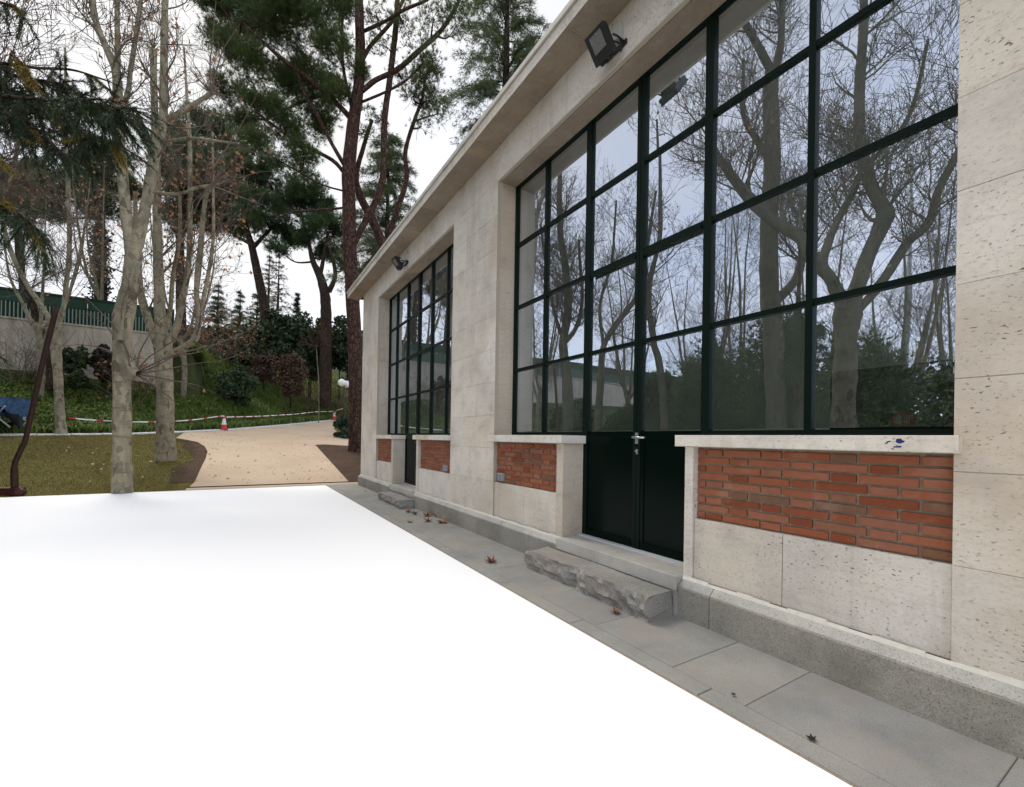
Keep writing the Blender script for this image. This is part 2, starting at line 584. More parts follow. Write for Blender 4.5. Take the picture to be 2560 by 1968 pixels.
def m_bark_plane(name, dark=1.0):
    n = NT(name)
    P = n.pos((1, 1, 0.55))
    w = n.noise(P, 5, 3, 0.6, 0, "Color")
    v = n.N.new("ShaderNodeMixRGB"); v.blend_type = 'ADD'; v.inputs[0].default_value = 0.16
    n.L.new(P, v.inputs[1]); n.L.new(w, v.inputs[2])
    v.inputs[0].default_value = 0.22
    cell = n.voro(v.outputs[0], 10.5, 'F1', "Color")
    k = n.N.new("ShaderNodeSeparateColor"); n.L.new(cell, k.inputs[0])
    cols = [(0.0, (0.36, 0.31, 0.215)), (0.3, (0.42, 0.365, 0.26)), (0.5, (0.27, 0.25, 0.18)), (0.68, (0.33, 0.29, 0.21)), (0.82, (0.20, 0.175, 0.13)), (0.94, (0.12, 0.09, 0.06))]
    c = n.ramp(k.outputs[0], [(p, tuple(x * dark for x in q)) for p, q in cols], 'CONSTANT')
    big = n.noise(n.pos((1, 1, 0.4)), 2.3, 5, 0.65)
    c = n.mix(0.85, c, n.ramp(big, [(0.32, (0.50, 0.53, 0.48)), (0.62, (1.12, 1.09, 1.02))]), 'MULTIPLY')
    fg = n.noise(n.pos((1, 1, 0.7)), 24, 5, 0.7)
    c = n.mix(0.6, c, n.ramp(fg, [(0.3, (0.70, 0.68, 0.64)), (0.65, (1.1, 1.1, 1.1))]), 'MULTIPLY')
    ring = n.noise(n.pos((1.5, 1.5, 14)), 1.0, 4, 0.6)
    c = n.mix(n.ramp(ring, [(0.57, 0.0), (0.66, 0.7)]), c, (0.11 * dark, 0.085 * dark, 0.06 * dark))
    c = n.mix(0.28, c, (0.30 * dark, 0.265 * dark, 0.19 * dark))
    n.color(c)
    n.rough(0.85, 0.2)
    h = n.math('ADD', n.math('MULTIPLY', k.outputs[0], -0.6), n.math('MULTIPLY', n.noise(P, 30, 4), 0.6))
    n.bump(h, 0.5, 0.02)
    return n.mat


def m_bark_pine(name, a=(0.072, 0.038, 0.028), b=(0.125, 0.074, 0.057), crack=(0.018, 0.010, 0.008), sc=13):
    n = NT(name)
    P = n.pos((1, 1, 0.28))
    w = n.noise(P, 7, 3, 0.6, 0, "Color")
    v = n.N.new("ShaderNodeMixRGB"); v.blend_type = 'ADD'; v.inputs[0].default_value = 0.10
    n.L.new(P, v.inputs[1]); n.L.new(w, v.inputs[2])
    e = n.voro(v.outputs[0], sc, 'DISTANCE_TO_EDGE', "Distance")
    cell = n.voro(v.outputs[0], sc, 'F1', "Color")
    k = n.N.new("ShaderNodeSeparateColor"); n.L.new(cell, k.inputs[0])
    c = n.ramp(k.outputs[0], [(0, a), (1, b)])
    c = n.mix(0.7, c, n.ramp(n.noise(P, 26, 5, 0.7), [(0.3, (0.55, 0.55, 0.55)), (0.7, (1.25, 1.2, 1.15))]), 'MULTIPLY')
    f = n.ramp(e, [(0.0, 0.0), (0.12, 1.0)])
    c = n.mix(f, crack, c)
    n.color(c)
    n.rough(0.9, 0.15)
    n.bump(n.math('ADD', f, n.math('MULTIPLY', n.noise(P, 40, 4), 0.35)), 0.9, 0.04)
    return n.mat


def m_leaf(name, c0, c1, scale=1.1, fine=9, trans=0.0):
    n = NT(name)
    P = n.pos()
    a = n.noise(P, scale, 3, 0.6)
    b = n.noise(P, fine, 3, 0.6)
    f = n.math('ADD', n.math('MULTIPLY', a, 0.6), n.math('MULTIPLY', b, 0.4))
    n.color(n.ramp(f, [(0.36, c0), (0.64, c1)]))
    n.rough(0.6, 0.25)
    if trans:
        t = n.N.new("ShaderNodeBsdfTranslucent")
        t.inputs["Color"].default_value = (*[x * 1.4 for x in c1], 1)
        mx = n.N.new("ShaderNodeMixShader")
        mx.inputs[0].default_value = trans
        n.L.new(n.p.outputs[0], mx.inputs[1]); n.L.new(t.outputs[0], mx.inputs[2])
        n.L.new(mx.outputs[0], n.out.inputs["Surface"])
    return n.mat


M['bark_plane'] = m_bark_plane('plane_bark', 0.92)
M['bark_plane_shady'] = m_bark_plane('plane_bark_shady', 0.33)  # backlit shade of the mirrored trees put into the bark colour
M['bark_plane_shady2'] = m_bark_plane('plane_bark_grey', 0.72)
M['bark_pine'] = m_bark_pine('pine_bark')
M['bark_dark'] = m_bark_pine('dark_bark', (0.05, 0.034, 0.026), (0.085, 0.06, 0.045), (0.015, 0.011, 0.009), 12)
M['twig'] = flat('twig', (0.135, 0.105, 0.080), 0.85, 0.2, var=0.3, scale=3)
M['twig_red'] = flat('reddish_twig', (0.10, 0.055, 0.040), 0.85, 0.2, var=0.3, scale=3)
M['leaf_brown'] = m_leaf('dry_leaf', (0.20, 0.085, 0.035), (0.42, 0.22, 0.11), 2.5, 14, 0.25)
M['leaf_floor'] = m_leaf('fallen_leaf', (0.14, 0.05, 0.02), (0.30, 0.13, 0.06), 4, 20)
M['leaf_black'] = flat('rotten_leaf', (0.012, 0.010, 0.010), 0.6, 0.3)
M['pine_needle'] = m_leaf('pine_needles', (0.032, 0.052, 0.018), (0.105, 0.145, 0.045), 0.7, 4, 0.18)
M['pine_needle2'] = m_leaf('far_pine_needles', (0.036, 0.062, 0.026), (0.095, 0.145, 0.058), 0.5, 3, 0.15)
M['cedar_needle'] = m_leaf('cedar_needles', (0.050, 0.076, 0.036), (0.13, 0.165, 0.072), 0.8, 6, 0.15)
M['near_needle'] = m_leaf('near_cedar_sprays', (0.018, 0.032, 0.016), (0.050, 0.080, 0.034), 3.0, 20)
M['yellow_tip'] = m_leaf('yellow_catkins', (0.16, 0.115, 0.018), (0.28, 0.20, 0.035), 6, 30)
M['shrub'] = m_leaf('shrub_leaf', (0.026, 0.046, 0.020), (0.075, 0.105, 0.046), 1.2, 8)
M['shrub_light'] = m_leaf('laurel_leaf', (0.045, 0.070, 0.030), (0.12, 0.16, 0.07), 2, 10)
M['hedge'] = m_leaf('cypress_hedge', (0.030, 0.055, 0.018), (0.085, 0.125, 0.042), 0.9, 8)
M['ivy'] = m_leaf('ivy_leaf', (0.020, 0.018, 0.012), (0.050, 0.042, 0.028), 2, 9)
M['bush_grey'] = m_leaf('grey_green_leaf', (0.022, 0.045, 0.026), (0.06, 0.10, 0.065), 3, 14)
M['dry_bush'] = m_leaf('dry_bush', (0.07, 0.040, 0.026), (0.14, 0.085, 0.055), 2, 9)
M['bank_blade'] = m_leaf('bank_leaves', (0.050, 0.090, 0.016), (0.19, 0.255, 0.065), 0.5, 3, 0.25)
M['lawn_blade'] = m_leaf('lawn_blades', (0.062, 0.064, 0.015), (0.135, 0.122, 0.035), 0.6, 7, 0.1)


def m_ground(name, stops, s1=0.7, s2=9, bump=0.5, bd=0.02):
    n = NT(name)
    P = n.pos()
    a, b, c3 = n.noise(P, s1, 4, 0.6), n.noise(P, s2, 5, 0.7), n.noise(P, 60, 3, 0.7)
    f = n.math('ADD', n.math('MULTIPLY', a, 0.45), n.math('ADD', n.math('MULTIPLY', b, 0.3), n.math('MULTIPLY', c3, 0.25)))
    n.color(n.ramp(f, stops))
    n.rough(0.95, 0.1)
    n.bump(n.math('ADD', b, n.math('MULTIPLY', c3, 0.6)), bump, bd)
    return n.mat


M['lawn'] = m_ground('lawn_turf', [(0.36, (0.062, 0.044, 0.018)), (0.46, (0.108, 0.084, 0.022)), (0.56, (0.115, 0.100, 0.024)), (0.66, (0.090, 0.092, 0.024))], bump=0.2)
M['soil'] = m_ground('bare_soil', [(0.35, (0.045, 0.026, 0.016)), (0.6, (0.085, 0.052, 0.034))], 1.2, 12)


def m_sand():
    n = NT('sandy_gravel')
    P = n.pos()
    c = n.ramp(n.noise(P, 0.5, 5, 0.6), [(0.3, (0.46, 0.352, 0.25)), (0.7, (0.535, 0.425, 0.318))])
    c = n.mix(0.6, c, n.ramp(n.noise(P, 55, 3, 0.7), [(0.3, (0.78, 0.76, 0.73)), (0.7, (1.12, 1.12, 1.12))]), 'MULTIPLY')
    lf = n.noise(n.pos((1, 1, 1)), 11, 2, 0.5, 1.0)
    pt = n.noise(P, 0.8, 3, 0.5)
    f = n.math('MULTIPLY', n.ramp(lf, [(0.70, 0.0), (0.735, 1.0)]), n.ramp(pt, [(0.42, 0.0), (0.62, 1.0)]))
    c = n.mix(n.math('MULTIPLY', f, 0.7), c, (0.22, 0.14, 0.09))
    n.color(c)
    n.rough(0.95, 0.1)
    n.bump(n.noise(P, 70, 3, 0.7), 0.4, 0.006)
    return n.mat


M['sand'] = m_sand()


def m_concrete():
    n = NT('old_concrete')
    P = n.pos()
    c = n.ramp(n.noise(P, 0.6, 6, 0.65), [(0.3, (0.34, 0.30, 0.235)), (0.7, (0.54, 0.485, 0.39))])
    st = n.noise(n.pos((2.5, 2.5, 0.15)), 1.2, 5, 0.6)
    c = n.mix(0.7, c, n.ramp(st, [(0.3, (0.62, 0.60, 0.56)), (0.65, (1.05, 1.05, 1.05))]), 'MULTIPLY')
    n.color(c); n.rough(0.92, 0.15)
    n.bump(n.noise(P, 14, 5, 0.7), 0.3, 0.02)
    return n.mat


M['concrete'] = m_concrete()
M['white_paving'] = flat('white_paving', (0.93, 0.93, 0.93), 0.9, 0.0)
M['kerb'] = flat('pale_kerb_stone', (0.58, 0.58, 0.58), 0.85, 0.2, var=0.12, scale=9)
M['edging'] = flat('dark_edging', (0.03, 0.024, 0.02), 0.9, 0.1)
M['dark_joint'] = flat('joint_backing', (0.42, 0.375, 0.30), 0.95, 0.1)
M['roof'] = flat('roof_top', (0.35, 0.34, 0.33), 0.9, 0.2)
M['cap_metal'] = flat('cornice_cap', (0.52, 0.49, 0.43), 0.6, 0.3, var=0.15, scale=5)

# ------------------------------------------------------------------ ground
def axis(fine0, fine1, step, far):
    a = list(np.arange(fine0, fine1 + 1e-6, step))
    s = step
    lo, hi = fine0, fine1
    L, H = [], []
    while hi < far:
        s *= 1.5; hi += s; H.append(hi); lo -= s; L.append(lo)
    return np.array(L[::-1] + a + H)


gx, gy = axis(-32, 24, 0.5, 420), axis(-12, 64, 0.5, 420)
XX, YY = np.meshgrid(gx, gy, indexing='ij')
ZZ = terrain(XX, YY)
nx, ny = len(gx), len(gy)
I = np.arange(nx * ny).reshape(nx, ny)
F = np.stack([I[:-1, :-1], I[1:, :-1], I[1:, 1:], I[:-1, 1:]], -1).reshape(-1, 4)
M['bank_earth'] = m_ground('bank_earth', [(0.36, (0.030, 0.034, 0.014)), (0.6, (0.060, 0.075, 0.026))], 0.9, 10)
_fx = (XX[:-1, :-1] + XX[1:, 1:]) / 2; _fy = (YY[:-1, :-1] + YY[1:, 1:]) / 2
ground = link("ground", np_mesh("ground", np.stack([XX, YY, ZZ], -1), F, [M['lawn'], M['bank_earth']], (_fy > kerb_y(_fx) + 0.6).astype(int).ravel(), smooth=True), kind="structure")

mb = MB()
mb.add([(-1.5, -6, -0.012), (KX - 0.004, -6, -0.012), (KX - 0.004, 14.2, -0.012), (-4.75, 14.2, -0.012), (-3.9, 11.2, -0.012), (-1.5, 3.3, -0.012)], [(0, 1, 2, 3, 4, 5)])
white = mb.build("white_paving", M['white_paving'], kind="structure")


def ramp_poly(name, pts, off, mat):
    """flat polygon lying on the sloping ground plane"""
    mb = MB()
    V = [(x, y, max(-0.05, 0.115 * (y - 14.6)) + off) for x, y in pts]
    mb.add(V, [tuple(range(len(V)))])
    o = mb.build(name, mat, kind="structure")
    return o


def g2(px, py):
    p = gpt(px, py)
    return (p.x, p.y)


def kpt(x, off):                                     # a point beside the kerb line
    d = (kerb_y(x + 0.5) - kerb_y(x - 0.5))
    n = 1 / math.sqrt(1 + d * d)
    return (x - off * d * n, float(kerb_y(x)) + off * n)


left_edge = [g2(487, 1206), g2(503, 1170), g2(514, 1148), g2(519, 1130), g2(512, 1117), g2(494, 1106), g2(465, 1100), g2(440, 1096)]
far_edge = [kpt(x, -0.55) for x in (-2.6, -1.6, -0.6, 0.9, 2.4, 4.4, 6.6)]
right_edge = [g2(834, 1072), g2(848, 1086), g2(872, 1096)]
p_bed = [g2(788, 1113), g2(812, 1112), g2(880, 1116)]
bx1 = p_bed[-1]
right_edge += [(right_edge[-1][0] + 9, right_edge[-1][1] - 0.5), (bx1[0] + 9, bx1[1] - 2.0), bx1, p_bed[1], p_bed[0]]
bed_near = g2(864, 1198)
path_pts = left_edge + far_edge + right_edge + [(bed_near[0], 14.66), (left_edge[0][0] - 0.08, 14.66)]
ramp_poly("gravel_path", path_pts, 0.016, M['sand'])
mb = MB()
xl = left_edge[0][0] - 0.12
mb.add([(xl, 14.2, -0.004), (3.9, 14.2, -0.004), (3.9, 14.62, 0.012), (xl, 14.62, 0.012)], [(0, 1, 2, 3)])
mb.build("gravel_strip", M['sand'], kind="structure")
mb = MB()
mb.box(xl, bed_near[0] + 1.6, 14.62, 14.67, -0.05, 0.034)
tag(mb.build("edging_strip", M['edging']), kind="structure")
soil_pts = [p_bed[0], p_bed[1], bx1, (bx1[0] + 9, bx1[1] - 2.0), (bx1[0] + 9, 14.67), (bed_near[0], 14.67)]
ramp_poly("soil_bed", soil_pts, 0.012, M['soil'])
lawn_edge = [(x - 0.55 - 0.25 * math.sin(i * 2.1), y - 0.1) for i, (x, y) in enumerate(left_edge)]
ramp_poly("soil_border", left_edge + lawn_edge[::-1], 0.010, M['soil'])
verge = []
for x in np.arange(-22, 1, 1.0): verge.append(kpt(x, 0.2))
vb = [kpt(x, 1.35 + 0.25 * math.sin(x * 1.9)) for x in np.arange(0, -23, -1.0)]
mb = MB()
P3 = [(x, y, tz(x, y) + 0.03) for x, y in verge + vb]
nV = len(verge)
mb.add(P3, [(i, i + 1, 2 * nV - 2 - i, 2 * nV - 1 - i) for i in range(nV - 1)])
mb.build("soil_verge", M['soil'], kind="structure")

# kerb stones along the far side of the lawn and the path
kerb = MB()
xs = [-21.0]
while xs[-1] < 7.2:
    d = float(kerb_y(xs[-1] + 0.4) - kerb_y(xs[-1] - 0.4)) / 0.8
    xs.append(xs[-1] + 1.0 / math.sqrt(1 + d * d))
kerb_core = MB()
for a, b in zip(xs[:-1], xs[1:]):
    pa, pb, pc, pd = kpt(a, -0.5), kpt(b, -0.5), kpt(b, 0.2), kpt(a, 0.2)
    kerb_core.add([(x, y, tz(*kpt((a + b) / 2, -0.2)) - 0.03) for x, y in (pa, pb, pc, pd)], [(0, 1, 2, 3)])
kerb_o = kerb_core.build("kerb", M['mortar'], kind="structure")
for a, b in zip(xs[:-1], xs[1:]):
    mb = MB()
    j = 0.012
    h = 0.045 + random.uniform(-0.006, 0.006)
    c = [kpt(a + j, -0.5), kpt(b - j, -0.5), kpt(b - j, 0.2), kpt(a + j, 0.2)]
    lo = [(x, y, max(-0.05, 0.115 * (y - 14.6)) - 0.1) for x, y in c]
    hi = [(x, y, max(-0.05, 0.115 * (min(y, float(kerb_y(x))) - 14.6)) + h) for x, y in c]
    mb.add(lo + hi, [(4, 5, 6, 7), (0, 1, 5, 4), (1, 2, 6, 5), (2, 3, 7, 6), (3, 0, 4, 7)])
    mb.build("kerb_stone", M['kerb'], kerb_o)

# pavement along the facade: backing with joints, one slab per stone
mb = MB()
mb.box(KX, PX0 + 0.06, -6, 14.25, -0.2, -0.010)
pave = mb.build("pavement", M['dark_joint'], kind="structure")


def chamfer_slab(x0, x1, y0, y1, z0, z1, c, axis_):
    """box with a chamfered front face; axis_ 'x' faces -X, 'z' faces +Z"""
    if axis_ == 'x':
        back = [(x1, y0, z0), (x1, y1, z0), (x1, y1, z1), (x1, y0, z1)]
        mid = [(x0 + c, y0, z0), (x0 + c, y1, z0), (x0 + c, y1, z1), (x0 + c, y0, z1)]
        fr = [(x0, y0 + c, z0 + c), (x0, y1 - c, z0 + c), (x0, y1 - c, z1 - c), (x0, y0 + c, z1 - c)]
    else:
        back = [(x0, y0, z0), (x0, y1, z0), (x1, y1, z0), (x1, y0, z0)]
        mid = [(x0, y0, z1 - c), (x0, y1, z1 - c), (x1, y1, z1 - c), (x1, y0, z1 - c)]
        fr = [(x0 + c, y0 + c, z1), (x0 + c, y1 - c, z1), (x1 - c, y1 - c, z1), (x1 - c, y0 + c, z1)]
    V = back + mid + fr
    Fc = [(3, 2, 1, 0), (8, 9, 10, 11)]
    for i in range(4):
        k = (i + 1) % 4
        Fc += [(i, k, 4 + k, 4 + i), (4 + i, 4 + k, 8 + k, 8 + i)]
    return V, Fc


def slab(name, mat, parent, *a):
    mb = MB()
    V, Fc = chamfer_slab(*a)
    mb.add(V, Fc)
    o = mb.build(name, mat, parent)
    return o


jy = [-6, -4.6, -3.3, -2.1, -1.2, -0.35, 0.52, 1.405, 1.884, 2.62, 3.35, 4.30, 5.2, 6.3, 7.1, 8.2, 9.1, 10.1, 11.2, 12.1, 13.2, 14.24]
for a, b in zip(jy[:-1], jy[1:]):
    g = 0.0016
    slab("paving_slab", M['paving'], pave, KX + 0.135 + g, PX0 + 0.03, a + g, b - g, -0.06, random.uniform(-0.0015, 0.0015), 0.003, 'z')
ky = -6
while ky < 14.2:
    e = min(14.24, ky + random.uniform(0.9, 1.25))
    slab("edge_stone", M['paving'], pave, KX, KX + 0.135 - 0.003, ky + 0.003, e - 0.003, -0.08, 0.001, 0.004, 'z')
    ky = e

mb = MB()
mb.box(KX - 0.009, KX - 0.001, -6, 14.2, -0.05, -0.006)
mb.build("sand_joint", M['mortar'], kind="structure")

# ------------------------------------------------------------------ the pavilion
BY0, BY1 = -4.0, 13.835
bld = thing("pavilion", "stone pavilion with tall dark green framed windows and brick panels beside the pavement", "building", (WX, 6, 0))
WIN = [dict(y0=0.771, y1=5.68, v=[4.88, 4.00, 3.22, 2.45, 1.613], d0=2.412, d1=4.045, p0=2.33, p1=4.17),
       dict(y0=7.24, y1=12.16, v=[11.465, 10.59, 9.805, 9.02, 8.185], d0=8.98, d1=10.626, p0=8.87, p1=10.75)]
HB = [2.467, 3.397, 4.325]
XB = 3.62                                            # inner face of the wall
# backing core with the openings
core = MB()
XC = WX + 0.012
segs = [(BY0, 0.771), (5.68, 7.24), (12.16, BY1)]
for a, b in segs:
    core.box(XC - 0.006, XB, a + (0.001 if a != BY0 else 0), b - 0.002, Z_WB - 0.3, Z_WT - 0.003)
core.box(XC, XB, BY0, BY1, Z_WT - 0.003, Z_SOF + 0.1)
wall = core.build("wall", M['dark_joint'], bld)
crs = [Z_WB, 0.825, 1.315, 1.80, 2.29, 2.78, 3.27, 3.76, 4.25, 4.74, Z_WT]
for si, (a, b) in enumerate(segs):
    if si == 0: a = -1.9
    for k in range(len(crs) - 1):
        w = b - a
        f = [0.42, 0.58, 0.36, 0.62, 0.47, 0.66, 0.38, 0.55, 0.44, 0.6][(k + 3 * si) % 10]
        cuts = [a, a + w * f, b]
        if si == 0: cuts = [a, -0.55 - 0.3 * (k % 2), b]
        if si == 1 and k == 1: cuts = [a, a + 0.18, a + 0.95, b]
        for c0, c1 in zip(cuts[:-1], cuts[1:]):
            g = 0.0013
            s_ = slab("stone_slab", M['trav'], wall, WX + random.uniform(-0.0012, 0.0012), WX + 0.3 if c1 == b or c0 == a else WX + 0.05, c0 + g, c1 - g, crs[k] + g, crs[k + 1] - g, 0.0022, 'x')
yy = -1.9
while yy < BY1 - 0.02:
    e = min(BY1, yy + (1.05 if yy < 12 else BY1 - yy))
    slab("stone_slab", M['trav'], wall, WX + random.uniform(-0.001, 0.001), WX + 0.3, yy + 0.002, e - 0.002, Z_WT + 0.001, Z_SOF - 0.002, 0.0025, 'x')
    yy = e
slab("stone_slab", M['trav'], wall, WX, XB, BY1 + 0.001, BY1 + 0.03, Z_WB, Z_SOF, 0.002, 'x')

# plinth of granite blocks with a sloped top, interrupted at the thresholds
plinth = MB()
for a, b in [(-4, WIN[0]['d0']), (WIN[0]['d1'], WIN[1]['d0']), (WIN[1]['d1'], BY1)]:
    plinth.box(PX0 + 0.03, WX + 0.1, a + 0.01, b - 0.01, -0.15, 0.24)
plinth_o = plinth.build("plinth", M['dark_joint'], bld)


def plinth_block(a, b):
    mb = MB()
    g = 0.003
    a += g; b -= g
    prof = [(PX0, -0.01), (PX0, 0.245), (PX0 + 0.008, 0.257), (WX - 0.001, Z_WB - 0.004), (WX + 0.03, Z_WB - 0.004), (WX + 0.03, -0.01)]
    n = len(prof)
    V = [(x, a, z) for x, z in prof] + [(x, b, z) for x, z in prof]
    mb.add(V, [(i, n + i, n + (i + 1) % n, (i + 1) % n) for i in range(n)], 0)
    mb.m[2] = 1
    mb.add(V, [tuple(range(n))[::-1], tuple(range(n, 2 * n))])
    return mb.build("granite_block", [M['granite'], M['granite_top']], plinth_o)


for rng_ in ([-4, -2.6, -1.3, 2.12, WIN[0]['d0']], [WIN[0]['d1'], 4.62, 5.35, 6.03, 8.45, WIN[1]['d0']], [WIN[1]['d1'], 11.7, 12.9, BY1 + 0.05]):
    for a, b in zip(rng_[:-1], rng_[1:]):
        if b - a > 2: 
            plinth_block(a, b)
        else:
            plinth_block(a, b)
# pale mortar fillet between plinth and wall
M['fillet'] = flat('pale_mortar', (0.66, 0.62, 0.53), 0.9, 0.2, var=0.08, scale=20)
for a, b in [(-4, WIN[0]['d0']), (WIN[0]['d1'], WIN[1]['d0']), (WIN[1]['d1'], BY1)]:
    mb = MB()
    n = int((b - a) / 0.12) + 1
    for i in range(n):
        y0, y1 = a + (b - a) * i / n, a + (b - a) * (i + 1) / n
        h = 0.010 + 0.005 * math.sin(i * 1.7) + random.uniform(0, 0.004)
        mb.add([(WX - 0.012, y0, Z_WB - 0.014), (WX - 0.012, y1, Z_WB - 0.014), (WX - 0.0015, y1, Z_WB + h), (WX - 0.0015, y0, Z_WB + h)], [(0, 1, 2, 3)])
    mb.build("mortar_fillet", M['fillet'], bld)

# brick panels, base slabs, piers, sills, thresholds
_bm = {}


def brick_mesh(L, Hh=0.0485):
    k = round(L, 3)
    if k not in _bm:
        V, Fc = chamfer_slab(0, 0.06, -L / 2, L / 2, -Hh / 2, Hh / 2, 0.0035, 'x')
        V = [(x + (random.uniform(0, 0.002) if i >= 8 else 0), y + random.uniform(-0.0012, 0.0012), z + random.uniform(-0.001, 0.001)) for i, (x, y, z) in enumerate(V)]
        _bm[k] = np_mesh("brick", V, Fc, M['brick'])
    return _bm[k]


BR = 3.245
PITCHZ = 0.0636


def brick_panel(a, b, off):
    mb = MB()
    mb.box(BR + 0.019, BR + 0.2, a + 0.001, b - 0.001, 0.815, 1.412)
    mb.box(BR + 0.21, XB, a + 0.001, b - 0.001, 0.1, 1.412)
    pan = mb.build("brick_panel", M['mortar'], bld)
    base = wpos(pan)
    S, Hd, J = 0.281, 0.131, 0.0165
    for c in range(10):
        z = 0.822 + PITCHZ * (c + 0.5)
        if z > 1.425: break
        i = c % 2
        y = a + off - (0.056 if i else 0.0)
        while y < b:
            L = S if i % 2 else Hd
            y0, y1 = y, y + L
            y = y1 + J
            i += 1
            c1, c0 = min(y1, b - 0.004), max(y0, a + 0.004)
            if c1 - c0 < 0.03: continue
            me = brick_mesh(c1 - c0)
            o = link("brick", me, pan)
            o.location = Vector((BR + random.uniform(-0.002, 0.003), (c0 + c1) / 2, z + random.uniform(-0.0012, 0.0012))) - base
            o.rotation_euler = (random.uniform(-0.004, 0.004), 0, random.uniform(-0.006, 0.006))
    return pan


def base_slabs(a, b, cuts):
    ys = [a] + cuts + [b]
    for c0, c1 in zip(ys[:-1], ys[1:]):
        slab("base_slab", M['trav'], bld, WX + 0.022 + random.uniform(-0.001, 0.001), WX + 0.25, c0 + 0.002, c1 - 0.002, Z_WB + 0.002, 0.819, 0.003, 'x')


